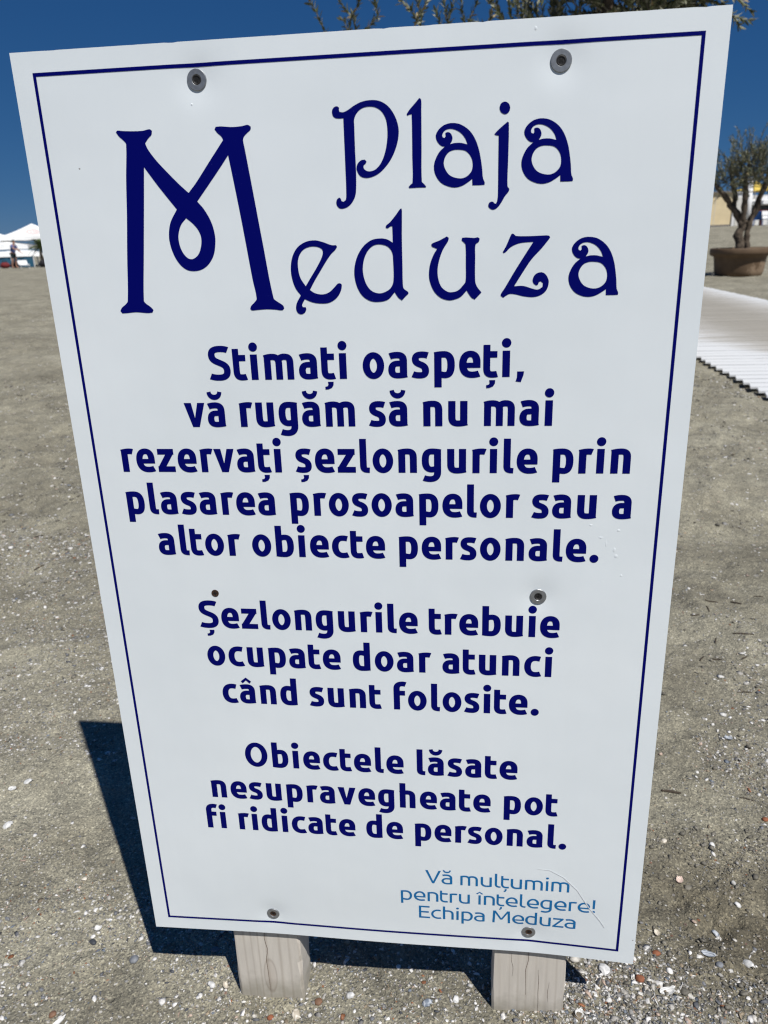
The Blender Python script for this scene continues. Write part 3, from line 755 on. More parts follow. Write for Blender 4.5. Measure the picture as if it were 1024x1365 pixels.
def glyph(ch, V, H):
    """returns (ink width, left bearing, right bearing, shapes)"""
    a = V / 2; T = 530 - H / 2; B = -10 + H / 2; X = 520
    th = H * 0.92
    if ch in 'ăâ':
        w, l, r, s = glyph('a', V, H)
        if ch == 'ă': s = s + [stroke(path((w / 2 - 118, 752), ((w / 2 - 112, 598), (w / 2 + 112, 598), (w / 2 + 118, 752))), V * 0.62, H * 0.86)]
        else:
            q = H * 0.86; c = w / 2 - 8
            s = s + [('P', [(c - 128, 610), (c - 85, 610 - q * 0.52), (c, 705 - q * 0.62), (c, 716)]), ('P', [(c, 716), (c, 705 - q * 0.62), (c + 85, 610 - q * 0.52), (c + 128, 610)])]
        return w, l, r, s
    if ch == 'î':
        c = a + 62; q = H * 0.86
        return 2 * a + 124, 0, 0, [rect(62, 0, 62 + V, X), ('P', [(c - 128, 610), (c - 85, 610 - q * 0.52), (c, 705 - q * 0.62), (c, 716)]), ('P', [(c, 716), (c, 705 - q * 0.62), (c + 85, 610 - q * 0.52), (c + 128, 610)])]
    if ch in 'țșȘ':
        w, l, r, s = glyph({'ț': 't', 'ș': 's', 'Ș': 'S'}[ch], V, H)
        k = V / 136.0; c = w / 2 + (8 if ch != 'ț' else 10)
        return w, l, r, s + [('P', [(c - 28 * k, -58), (c + 82 * k, -58), (c + 78 * k, -125), (c + 45 * k, -182), (c - 20 * k, -214), (c - 80 * k, -218), (c - 84 * k, -160), (c - 40 * k, -150), (c - 20 * k, -118)])]
    if ch == 'o': return 440, 36, 36, [ring(220, 260, 220 - a, 270 - H / 2, V, H)]
    if ch == 'e':
        w = 425
        return w, 36, 26, [stroke(path((398, B + 24), ((350, B + 4), (300, B), (252, B)), ((130, B), (a, 135), (a, 258)), ((a, 385), (125, T), (222, T)), ((312, T), (w - a, 400), (w - a, 300)), (w - a, 190)), V, H), rect(a + 10, 190, w - a * 0.4, 190 + H * 0.82)]
    if ch == 'c':
        return 370, 36, 22, [stroke(path((352, T - 14), ((310, T - 4), (280, T), (248, T)), ((132, T), (a, 385), (a, 260)), ((a, 135), (132, B), (248, B)), ((292, B), (325, B + 6), (362, B + 20))), V, H)]
    if ch == 'n' or ch == 'h':
        w = 392; top = 497 if ch == 'n' else 738
        return w, 62, 58, [rect(0, 0, V, top), stroke(path((8, T - 28), ((80, T - 8), (140, T), (196, T)), ((290, T), (w - a, 425), (w - a, 325)), (w - a, 0)), V, H)]
    if ch == 'm':
        w = 622; V2 = V * 0.96
        return w, 62, 58, [rect(0, 0, V2, 497), stroke(path((8, T - 28), ((70, T - 8), (120, T), (170, T)), ((260, T), (w / 2, 430), (w / 2, 335)), (w / 2, 0)), V2, H),
                stroke(path((w / 2 - 10, T - 46), ((w / 2 + 40, T - 12), (w / 2 + 80, T), (w - 196, T)), ((w - 100, T), (w - a, 430), (w - a, 335)), (w - a, 0)), V2, H)]
    if ch == 'u':
        w = 392
        return w, 58, 62, [rect(w - V, 23, w, X), stroke(path((a, X), (a, 195), ((a, 95), (105, B), (198, B)), ((250, B), (310, B + 6), (w - 8, B + 26))), V, H)]
    if ch == 'r':
        return 278, 62, 6, [rect(0, 0, V, 497), stroke(path((8, T - 28), ((80, T - 8), (140, T), (190, T)), ((220, T), (245, T - 3), (266, T - 10))), V, H)]
    if ch == 'a':
        w = 385
        return w, 30, 56, [stroke(path((38, T - 24), ((90, T - 6), (140, T), (186, T)), ((272, T), (w - a, 432), (w - a, 345)), (w - a, 22)), V, H),
                stroke(path((w - a * 0.6, 300 - H * 0.1), ((280, 308 - H * 0.1), (240, 312 - H * 0.1), (196, 308 - H * 0.1)), ((100, 300), (a * 0.97, 240), (a * 0.97, 168)), ((a, 85), (112, B), (196, B)), ((250, B), (310, B + 6), (w - 6, B + 22))), V * 0.97, th)]
    if ch == 's':
        return 350, 26, 26, [stroke(path((322, T - 18), ((280, T - 4), (240, T), (195, T)), ((110, T), (a - 2, 440), (a - 2, 378)), ((a, 305), (125, 290), (178, 268)), ((235, 245), (350 - a, 215), (350 - a, 148)), ((350 - a, 78), (245, B), (160, B)), ((110, B), (60, B + 6), (16, B + 26))), V * 0.95, H)]
    if ch == 'S':
        Tc = 707 - H / 2; w = 460
        return w, 36, 30, [stroke(path((424, Tc - 26), ((380, Tc - 6), (320, Tc), (262, Tc)), ((140, Tc), (a, 612), (a, 522)), ((a, 418), (150, 395), (236, 358)), ((330, 320), (w - a, 288), (w - a, 192)), ((w - a, 92), (320, B), (205, B)), ((135, B), (70, B + 8), (20, B + 30))), V * 0.97, H)]
    if ch == 't':
        q = V * 0.92
        return 285, 14, 14, [stroke(path((q / 2, 640), (q / 2, 190), ((q / 2, 90), (95, B), (180, B)), ((222, B), (250, B + 4), (276, B + 12))), q, H), rect(q / 2, 515 - H, 275, 515)]
    if ch == 'l':
        q = V * 0.97
        return 216, 60, 8, [stroke(path((q / 2, 738), (q / 2, 165), ((q / 2, 80), (95, B + 4), (160, B + 2)), (206, B)), q, th)]
    if ch == 'i':
        return V + 34, 46, 46, [rect(17, 0, 17 + V, X), ell(17 + a, 672, V * 0.625, V * 0.625)]
    if ch == '.': return 171, 50, 40, [ell(85.5, 76, V * 0.628, V * 0.628)]
    if ch == ',': return 165, 40, 40, [('P', [(28, 108), (165, 108), (152, 30), (105, -105), (0, -92), (26, -10)])]
    if ch == '!': 
        return V + 24, 60, 60, [('P', [(12, 707), (12 + V, 707), (8 + V, 230), (16, 230)]), ell(12 + a, 65, V * 0.68, V * 0.68)]
    if ch == 'b':
        w = 412
        return w, 60, 36, [rect(0, 20, V, 738), stroke(path((10, B + 18), ((70, B + 4), (130, B), (190, B)), ((295, B), (w - a, 130), (w - a, 262)), ((w - a, 400), (305, T), (222, T)), ((180, T), (150, T - 6), (a + 30, T - 24))), V, H)]
    if ch == 'd':
        w = 412
        return w, 36, 60, [rect(w - V, 20, w, 738), stroke(path((w - 10, B + 18), ((w - 70, B + 4), (w - 130, B), (w - 190, B)), ((w - 295, B), (a, 130), (a, 262)), ((a, 400), (w - 305, T), (w - 222, T)), ((w - 180, T), (w - 150, T - 6), (w - a - 30, T - 24))), V, H)]
    if ch == 'p':
        w = 412
        return w, 60, 36, [rect(0, -193, V, 500), stroke(path((10, T - 20), ((70, T - 4), (130, T), (190, T)), ((295, T), (w - a, 400), (w - a, 262)), ((w - a, 125), (305, B), (222, B)), ((180, B), (150, B + 6), (a + 30, B + 22))), V, H)]
    if ch == 'g':
        w = 405; D = -200 + H / 2
        return w, 36, 60, [stroke(path((w - 8, T - 20), ((w - 80, T - 4), (w - 140, T), (w - 195, T)), ((w - 300, T), (a, 400), (a, 268)), ((a, 130), (120, B + 20), (205, B + 20)), ((240, B + 20), (265, B + 26), (w - a - 25, B + 40))), V, H),
                stroke(path((w - a, 500), (w - a, 20), ((w - a, -80), (w - 125, D), (w - 230, D)), ((w - 280, D), (w - 320, D + 8), (38, D + 26))), V, H)]
    if ch == 'f':
        Tf = 765 - H / 2
        return 298, 62, -4, [stroke(path((290, Tf - 14), ((260, Tf - 4), (240, Tf), (215, Tf)), ((115, Tf), (a, Tf - 50), (a, 570)), (a, 0)), V, H), rect(a, 515 - H, 272, 515)]
    if ch == 'v':
        w = 455; k = V * 1.07
        return w, 10, 10, [('P', [(0, X), (k, X), (w / 2 + 2, 120), (w / 2 - 62 * V / 136, 0), (w / 2 - k * 0.47, 0)]), ('P', [(w - k, X), (w, X), (w / 2 + k * 0.47, 0), (w / 2 - 62 * V / 136, 0), (w / 2 - 2 - 20 * V / 136, 150)])]
    if ch == 'z':
        w = 392
        return w, 26, 24, [rect(14, X - H, w - 12, X), rect(0, 0, w, H), ('P', [(0, H * 0.8), (V * 1.15, H * 0.8), (w - 12, X - H * 0.75), (w - 12 - V * 1.15, X - H * 0.75)])]
    if ch == 'O':
        return 575, 40, 40, [ring(287, 347, 287 - a, 360 - H / 2, V, H)]
    if ch == 'V':
        w = 560; k = V * 1.08
        return w, 8, 8, [('P', [(0, 693), (k, 693), (w / 2 + k * 0.42, 0), (w / 2 - k * 0.42, 0)]), ('P', [(w - k, 693), (w, 693), (w / 2 + k * 0.42, 0), (w / 2 - k * 0.42, 0)])]
    if ch == 'E':
        return 400, 70, 30, [rect(0, 0, V, 693), rect(0, 0, 400, H), rect(0, 315, 360, 315 + H), rect(0, 693 - H, 390, 693)]
    if ch == 'M':
        w = 640; k = V * 1.0
        return w, 60, 60, [('P', [(20, 693), (20 + k, 693), (k, 0), (0, 0)]), ('P', [(w - 20 - k, 693), (w - 20, 693), (w, 0), (w - k, 0)]),
                ('P', [(20 + k * 0.2, 693), (20 + k * 1.15, 693), (w / 2 + k * 0.45, 190), (w / 2 - k * 0.45, 190)]), ('P', [(w - 20 - k * 1.15, 693), (w - 20 - k * 0.2, 693), (w / 2 + k * 0.45, 190), (w / 2 - k * 0.45, 190)])]
    raise KeyError(ch)

def set_line(fl, text, x0, x1, base, em, V, H, xs=1.0, space=205):
    items = []; x = 0.0; first = True; gaps = 0
    for ch in text:
        if ch == ' ':
            x += space; gaps += 1; continue
        w, l, r, s = glyph(ch, V / xs if xs != 1 else V, H)
        if first: x = 0.0; first = False
        else: x += l; gaps += 1
        items.append((x, s, gaps)); end = x + w
        x += w + r
    k = em / 1000.0
    natural = end * k * xs
    track = ((x1 - x0) - natural) / gaps
    for gx_, shapes, gi in items:
        ox = x0 + gx_ * k * xs + track * gi
        tr = lambda q: (ox + q[0] * k * xs, base + q[1] * k)
        for sh in shapes:
            if sh[0] == 'S': fl.strip([tr(q) for q in sh[1]], [tr(q) for q in sh[2]])
            else: fl.poly([[tr(q) for q in sh[1]]])
    return track

for para in [
    [('Stimați oaspeți,', -150.0, 149.2, 707.0), ('vă rugăm să nu mai', -179.7, 177.2, 661.0),
     ('rezervați șezlongurile prin', -252.0, 250.5, 614.6), ('plasarea prosoapelor sau a', -253.4, 254.5, 569.0),
     ('altor obiecte personale.', -225.4, 226.7, 523.5)],
    [('Șezlongurile trebuie', -190.2, 193.0, 438.3), ('ocupate doar atunci', -186.5, 187.8, 391.6), ('când sunt folosite.', -174.0, 175.4, 344.2)],
    [('Obiectele lăsate', -155.6, 155.3, 259.2), ('nesupravegheate pot', -201.1, 201.0, 212.2), ('fi ridicate de personal.', -211.6, 212.7, 166.6)]]:
    fl = Flat()
    for text, x0, x1, base in para:
        set_line(fl, text, x0, x1, base, 46.2, 148, 127)
    fl.build('notice_lettering', M_NAVY, sign)
fl = Flat()
for text, x0, x1, base in [('Vă mulțumim', 51.1, 219.7, 103.0), ('pentru înțelegere!', 21.0, 250.9, 74.0), ('Echipa Meduza', 42.6, 229.9, 46.0)]:
    tk = set_line(fl, text, x0, x1, base, 28.4, 96, 82, 1.17, 205)
fl.build('thanks_lettering', M_BLUE, sign)

# scuffs: a long curved scratch and a few raised blisters
fl = Flat()
sc = [(182.5, 135.5), (196.3, 134.5), (213.0, 124.8), (229.2, 107.2), (243.5, 82.4), (257.6, 63.1), (265.4, 49.9)]
scp = []
for i in range(len(sc) - 1):
    for t in np.linspace(0, 1, 5)[:-1]: scp.append((sc[i][0] * (1 - t) + sc[i + 1][0] * t, sc[i][1] * (1 - t) + sc[i + 1][1] * t))
fl.strip([(a + 0.22, b + 0.22) for a, b in scp], [(a - 0.22, b - 0.22) for a, b in scp], 0.5)
M_SCRATCH = plain('scuffed_plastic', (0.86, 0.87, 0.88), 0.5, 0, 0.03)
M_SCRATCHD = plain('dirty_scuff', (0.72, 0.745, 0.765), 0.8, 0, 0.06, 200.0)
fl.build('scratch', M_SCRATCH, sign)
fl = Flat()
fl.strip([(a - 0.2, b - 0.15) for a, b in scp[8:]], [(a - 0.65, b - 0.6) for a, b in scp[8:]], 0.4)
fl.build('scratch', M_SCRATCHD, sign)
mb = MB()
for (u, v, ru, rv) in [(217.7, 562.1, 2.2, 1.4), (244.2, 557.0, 2.0, 1.6), (233.5, 543.2, 0.8, 4.5), (241.6, 536.3, 1.5, 3.4), (243.5, 530.0, 2.2, 2.4), (228.0, 549.5, 3.4, 0.7), (250.0, 509.4, 1.5, 1.2), (-141, 945, 1.2, 1.0), (150, 985, 1.3, 2.0)]:
    n = 10; vv = [bp(u, v, 0.55)]; ff = []
    for k in range(n):
        t = 2 * math.pi * k / n; e = rs.uniform(0.7, 1.2)
        vv.append(bp(u + ru * e * math.cos(t), v + rv * e * math.sin(t), -0.05))
    for k in range(n): ff.append((0, 1 + k, 1 + (k + 1) % n))
    mesh_obj('blister', vv, ff, M_BOARD, sign, smooth=True)

# washers with sunk screws
def disc_part(name, prof, mat, parent, u, v, n=36):
    vs, fs = [], []
    for r, h in prof:
        for k in range(n):
            t = 2 * math.pi * k / n
            vs.append(BO + BA * ((u + r * math.cos(t)) / 1000) + BB * ((v + r * math.sin(t)) / 1000) + BN * ((h - dent(u, v)) / 1000))
    for i in range(len(prof) - 1):
        for k in range(n):
            k2 = (k + 1) % n
            fs.append((i * n + k, i * n + k2, (i + 1) * n + k2, (i + 1) * n + k))
    fs.append(tuple((len(prof) - 1) * n + k for k in range(n)))
    return mesh_obj(name, vs, fs, mat, parent, smooth=False)

def cross_slot(name, u, v, h, size, parent, rot=0.3):
    mb = MB()
    for ang in (rot, rot + math.pi / 2):
        c, s = math.cos(ang), math.sin(ang)
        q = []
        for a, b in ((-size, -size * 0.26), (size, -size * 0.26), (size, size * 0.26), (-size, size * 0.26)):
            uu, vv = u + a * c - b * s, v + a * s + b * c
            q.append(BO + BA * (uu / 1000) + BB * (vv / 1000) + BN * ((h + 0.02 * (ang > 1) - dent(u, v)) / 1000))
        mb.add(q, [(0, 1, 2, 3)])
    return mb.build(name, M_SLOT, parent)

for i, (u, v) in enumerate(WASHERS):
    R_ = [8.6, 8.6, 8.3, 8.0, 8.2][i]
    w = disc_part('washer', [(R_, -1.2), (R_, 1.1), (R_ - 0.5, 1.6), (4.3, 1.6), (3.9, 1.2), (3.9, 0.2)], M_ZINC, sign, u, v)
    s = disc_part('screw', [(3.85, 0.2), (3.8, 1.35), (3.2, 1.5), (2.6, 0.9)], M_RUST if i > 2 else M_SCREW, w, u, v, 24)
    cross_slot('cross_slot', u, v, 0.96, 2.3, s, 0.3 + i * 0.5)
s = disc_part('screw', [(4.1, -0.3), (4.0, 0.45), (3.4, 0.6), (2.6, 0.35)], M_RUST, sign, LONE[0], LONE[1], 24)
cross_slot('cross_slot', LONE[0], LONE[1], 0.42, 2.2, s, 0.2)

# posts: sawn timber with worn arrises, a split and a knocked right edge
def post(x0, x1, yb, knock):
    d = 0.045
    nz = 120
    zs = np.linspace(-0.25, 1.085, nz)
    prof_n = 12
    vs, fs = [], []
    for k, z in enumerate(zs):
        j = lambda s: 0.0009 * (noise2(np.array([z * 40]), np.array([s * 3.1]), 17)[0] - 0.5) * 2
        c = 0.0022
        kn = 0.0
        if knock:
            for zc, amp, sg in ((0.050, 0.0035, 0.011), (0.098, 0.0022, 0.009), (0.012, 0.003, 0.02), (0.3, 0.004, 0.01), (0.6, 0.005, 0.012)):
                kn += amp * math.exp(-((z - zc) / sg) ** 2)
        cr = c + kn
        ring_ = [(x0 + c + j(1), yb), (x1 - cr + j(2), yb), (x1 + j(3), yb + c + kn * 0.8), (x1 + j(3), yb + d - c), (x1 - c, yb + d), (x0 + c, yb + d), (x0 + j(4), yb + d - c), (x0 + j(4), yb + c)]
        vs += [(a, b, z) for a, b in ring_]
    m = 8
    for k in range(nz - 1):
        for q in range(m):
            q2 = (q + 1) % m
            fs.append((k * m + q, k * m + q2, (k + 1) * m + q2, (k + 1) * m + q))
    fs.append(tuple(range(m - 1, -1, -1))); fs.append(tuple((nz - 1) * m + q for q in range(m)))
    return vs, fs
YP = 0.0125
for x0, x1, kn, cracks in ((-0.2030, -0.1145, True, [(-0.160, 0.0, 0.14, 0.0006)]), (0.1335, 0.2238, False, [(0.176, 0.03, 0.16, 0.0004), (0.190, 0.0, 0.075, 0.0004), (0.204, 0.02, 0.055, 0.00025), (0.158, 0.06, 0.1, 0.0002)])):
    vs, fs = post(x0, x1, YP, kn)
    p = mesh_obj('post', vs, fs, M_WOOD, sign)
    mb = MB()
    for cx, z0, z1, wd in cracks:
        L = []; R = []
        for k in range(16):
            t = k / 15; z = z0 + (z1 - z0) * t
            x = cx + 0.0035 * (noise2(np.array([z * 55]), np.array([cx * 90]), 5)[0] - 0.5)
            ww = wd * math.sin(math.pi * min(1, t * 0.95 + 0.04)) * 0.5 + 0.00008
            L.append((x - ww, YP - 0.0002, z)); R.append((x + ww, YP - 0.0002, z))
        n = len(L)
        mb.add(L + R, [(k, n + k, n + k + 1, k + 1) for k in range(n - 1)])
    mb.build('crack', M_CRACK, p)

# ------------------------------------------------------------------ gravel and shells
t_ = (1 + 5 ** 0.5) / 2
ICO_V = np.array([(-1, t_, 0), (1, t_, 0), (-1, -t_, 0), (1, -t_, 0), (0, -1, t_), (0, 1, t_), (0, -1, -t_), (0, 1, -t_), (t_, 0, -1), (t_, 0, 1), (-t_, 0, -1), (-t_, 0, 1)]) / math.sqrt(1 + t_ * t_)
ICO_F = np.array([(0, 11, 5), (0, 5, 1), (0, 1, 7), (0, 7, 10), (0, 10, 11), (1, 5, 9), (5, 11, 4), (11, 10, 2), (10, 7, 6), (7, 1, 8), (3, 9, 4), (3, 4, 2), (3, 2, 6), (3, 6, 8), (3, 8, 9), (4, 9, 5), (2, 4, 11), (6, 2, 10), (8, 6, 7), (9, 8, 1)])
PAL = np.array([(0.72, 0.70, 0.65), (0.58, 0.55, 0.49), (0.42, 0.40, 0.36), (0.30, 0.29, 0.27), (0.20, 0.205, 0.215), (0.085, 0.09, 0.10), (0.36, 0.29, 0.20), (0.36, 0.15, 0.07), (0.55, 0.42, 0.33), (0.22, 0.25, 0.29)])
PW = np.array([0.15, 0.16, 0.17, 0.16, 0.11, 0.05, 0.10, 0.02, 0.04, 0.04])

def pebbles(x, y, size, rng_, zr=(0.25, 0.75), sink=0.25, whiten=0.0, jag=0.28, clod=False):
    n = len(x)
    sc = size[:, None] * np.stack([rng_.uniform(0.7, 1.35, n), rng_.uniform(0.6, 1.0, n), rng_.uniform(zr[0], zr[1], n)], 1)
    jit = rng_.uniform(1 - jag, 1 + jag * 0.7, (n, 12, 1))
    v = ICO_V[None] * jit * sc[:, None, :]
    # random tilt about x then spin about z
    ta = rng_.normal(0, 0.42, n); tz = rng_.uniform(0, 2 * math.pi, n)
    c, s = np.cos(ta)[:, None], np.sin(ta)[:, None]
    vy = v[..., 1] * c - v[..., 2] * s; vz = v[..., 1] * s + v[..., 2] * c
    c, s = np.cos(tz)[:, None], np.sin(tz)[:, None]
    vx = v[..., 0] * c - vy * s; vy2 = v[..., 0] * s + vy * c
    z0 = ground_z(x, y)
    X = vx + x[:, None]; Y = vy2 + y[:, None]; Zz = vz + (z0 + sc[:, 2] * (1 - 2 * sink * rng_.uniform(0.3, 1.7, n)))[:, None]
    V = np.stack([X, Y, Zz], -1).reshape(-1, 3)
    F = (ICO_F[None] + 12 * np.arange(n)[:, None, None]).reshape(-1, 3)
    ci = rng_.choice(len(PAL), n, p=PW)
    col = PAL[ci] * rng_.uniform(0.6, 1.1, (n, 1)) * 0.9
    if clod: col = np.array([(0.165, 0.152, 0.122)]) * rng_.uniform(0.75, 1.25, (n, 1))
    big = np.clip((size - 0.0012) / 0.002, 0, 1)[:, None] * whiten * 0.55
    wsel = rng_.random((n, 1)) < big
    col = np.where(wsel, np.array([(0.74, 0.72, 0.68)]) * rng_.uniform(0.8, 1.05, (n, 1)), col)
    return V, F, np.repeat(np.clip(col, 0, 0.85), 12, 0)

def scatter(n, xa, xb, ya, yb, thr, seed):
    r = np.random.default_rng(seed)
    x = r.uniform(xa, xb, n * 3); y = r.uniform(ya, yb, n * 3)
    fs = 1 + 1.2 * sstep(0.8, 2.0, np.hypot(x, y))
    d = noise2(x / 0.22 / fs, y / 0.17 / fs, 21) * 0.6 + noise2(x / 0.07, y / 0.06, 22) * 0.4
    # the drift of shell gravel lies round the foot of the sign and in front of it
    d = d + 0.28 * np.exp(-((x / 0.65) ** 2 + ((y + 0.02) / 0.13) ** 2)) + thr
    keep = r.random(n * 3) < np.clip((d - 0.35) * 2.2, 0.05, 1)
    return x[keep][:n], y[keep][:n], r

VV, FF, CC = [], [], []
nv = 0
ROUND = (0.3, 0.75); FLAKE = (0.10, 0.26)
for n, xa, xb, ya, yb, mean, sg, thr, sd, cap, zr, jag, wh in (
    (19000, -0.95, 0.95, -0.2, 0.60, 0.0011, 0.40, 0.0, 1, 0.0040, ROUND, 0.4, 0.15),
    (9500, -0.95, 0.95, -0.2, 0.60, 0.0015, 0.48, 0.0, 2, 0.0055, FLAKE, 0.55, 0.7),
    (3200, -0.95, 0.95, -0.16, 0.16, 0.0023, 0.40, -0.12, 7, 0.0060, FLAKE, 0.55, 0.35),
    (3600, 0.20, 0.80, -0.12, 0.20, 0.0022, 0.48, -0.10, 8, 0.0072, FLAKE, 0.6, 0.45),
    (3200, 0.15, 0.75, -0.12, 0.17, 0.0014, 0.38, -0.10, 9, 0.0042, ROUND, 0.5, 0.0),
    (3000, 0.28, 0.80, 0.02, 0.36, 0.0016, 0.45, 0.1, 10, 0.0070, ROUND, 0.5, -1),
    (9000, -0.95, 0.95, -0.2, 0.90, 0.0011, 0.35, 0.1, 11, 0.0030, ROUND, 0.5, -1),
    (20000, -1.6, 1.6, 0.45, 1.8, 0.0020, 0.52, 0.0, 3, 0.0070, FLAKE, 0.5, 0.65),
    (14000, -1.6, 1.6, 0.45, 1.8, 0.0017, 0.45, 0.0, 6, 0.0060, ROUND, 0.4, 0.1),
    (6000, -1.8, 1.8, 0.45, 2.2, 0.0022, 0.45, 0.1, 12, 0.0070, ROUND, 0.5, -1),
    (20000, -3.6, 2.2, 1.4, 4.8, 0.0034, 0.50, 0.0, 4, 0.010, FLAKE, 0.4, 0.6),
    (7000, -3.6, 2.0, 1.4, 5.0, 0.0042, 0.45, 0.1, 13, 0.013, ROUND, 0.5, -1),
    (9000, -9, 6.0, 4.0, 12, 0.0055, 0.4, 0.0, 5, 0.014, FLAKE, 0.4, 0.35)):
    x, y, r = scatter(n, xa, xb, ya, yb, thr, sd)
    sz = np.minimum(mean * np.exp(r.normal(0, sg, len(x))), cap)
    v, f, c = pebbles(x, y, sz, r, zr=zr, whiten=max(wh, 0), jag=jag, clod=wh < 0)
    VV.append(v); FF.append(f + nv); CC.append(c); nv += len(v)
tag(big_mesh('shell_gravel', np.concatenate(VV), np.concatenate(FF), M_GRAVEL, cols=np.concatenate(CC)),
    'scatter of tiny broken shells and pebbles in the grey sand', 'gravel', kind='stuff')

def shell_mesh(L, W, Hh, ribs, seed):
    """clam valve or a broken piece of one: thin dome with growth rings, every third lies hollow side up"""
    r = random.Random(seed * 7 + 1)
    na, nr = 26, 9
    cutd = r.uniform(0.55, 1.1); cuta = r.uniform(0, 6.28)
    rag = [r.uniform(0.9, 1.06) for _ in range(na)]
    hollow = seed % 3 == 1
    vs, fs = [], []
    for side in (0, 1):
        for k in range(nr + 1):
            t = k / nr
            for j in range(na):
                a = 2 * math.pi * j / na
                e = rag[j] if k == nr else 1 + (rag[j] - 1) * t * 0.6
                x = -L * 0.5 + L * 0.5 * t * e * (1 + math.cos(a))
                y = W * 0.5 * t * e * math.sin(a) * (1 - 0.15 * math.cos(a))
                p = (x / L * math.cos(cuta) + y / W * math.sin(cuta)) * 2
                if p > cutd:      # a broken side
                    x -= (p - cutd) * 0.5 * L * math.cos(cuta); y -= (p - cutd) * 0.5 * W * math.sin(cuta)
                q = min(1.0, (2 * x / L) ** 2 * 0.95 + (2 * y / W) ** 2 * 0.95)
                z = Hh * math.sqrt(max(0.0, 1 - q)) * 0.85 + 0.010 * L * math.sin(k * 2.6) * (t > 0.2)
                z -= side * 0.09 * Hh + (0.0003 if side else 0)
                vs.append((x, y, (Hh * 0.8 - z) if hollow else z))
    n1 = na * (nr + 1)
    for side in (0, 1):
        for k in range(nr):
            for j in range(na):
                j2 = (j + 1) % na; o = side * n1
                q = (o + k * na + j, o + k * na + j2, o + (k + 1) * na + j2, o + (k + 1) * na + j)
                fs.append(q if side == 0 else q[::-1])
    for j in range(na):
        j2 = (j + 1) % na
        fs.append((nr * na + j, nr * na + j2, n1 + nr * na + j2, n1 + nr * na + j))
    return vs, fs

def stone_mesh(L, W, Hh, seed):
    r = np.random.default_rng(seed)
    vs = []; fs = []
    nl, na = 8, 14
    for i in range(nl + 1):
        th = math.pi * i / nl
        for j in range(na):
            a = 2 * math.pi * j / na
            d = np.array([math.sin(th) * math.cos(a), math.sin(th) * math.sin(a), math.cos(th)])
            e = 0.85 + 0.35 * (noise2(np.array([d[0] * 1.6 + seed * 3.3 + d[2]]), np.array([d[1] * 1.6 + seed * 1.7 - d[2]]), 40)[0])
            vs.append((d[0] * e * L / 2, d[1] * e * W / 2, d[2] * e * Hh / 2))
    for i in range(nl):
        for j in range(na):
            j2 = (j + 1) % na
            fs.append((i * na + j, (i + 1) * na + j, (i + 1) * na + j2, i * na + j2))
    return vs, fs

def shell_mat(name, c1, c2):
    m, nt, b = mat_new(name)
    w = nd(nt, 'ShaderNodeTexWave', Scale=140.0, Distortion=2.0, Detail=2.0); w.wave_type = 'RINGS'
    nt.links.new(coords(nt, True), w.inputs['Vector'])
    r = ramp(nt, [(0.2, c1), (0.8, c2)])
    nt.links.new(w.outputs['Fac'], r.inputs[0]); nt.links.new(r.outputs[0], b.inputs['Base Color'])
    b.inputs['Roughness'].default_value = 0.45
    add_bump(nt, b, w.outputs['Fac'], 0.2, 0.0005)
    return m
SM = {'white': shell_mat('white_shell', (0.50, 0.50, 0.48), (0.68, 0.67, 0.64)), 'cream': shell_mat('cream_shell', (0.42, 0.37, 0.29), (0.60, 0.55, 0.46)),
      'bluegrey': shell_mat('blue_grey_shell', (0.18, 0.21, 0.25), (0.46, 0.48, 0.50)), 'pink': shell_mat('pinkish_shell', (0.50, 0.36, 0.29), (0.66, 0.54, 0.46)),
      'orange': plain('orange_stone', (0.26, 0.095, 0.045), 0.8, 0, 0.35, 150.0), 'grey': plain('grey_stone', (0.20, 0.21, 0.225), 0.6, 0, 0.3, 150.0),
      'dark': plain('dark_stone', (0.055, 0.06, 0.068), 0.6, 0, 0.3, 150.0), 'brown': plain('brown_stone', (0.20, 0.11, 0.065), 0.7, 0, 0.3, 150.0)}
G_SH = 'larger shells lying on the sand'; G_ST = 'larger pebbles lying on the sand'
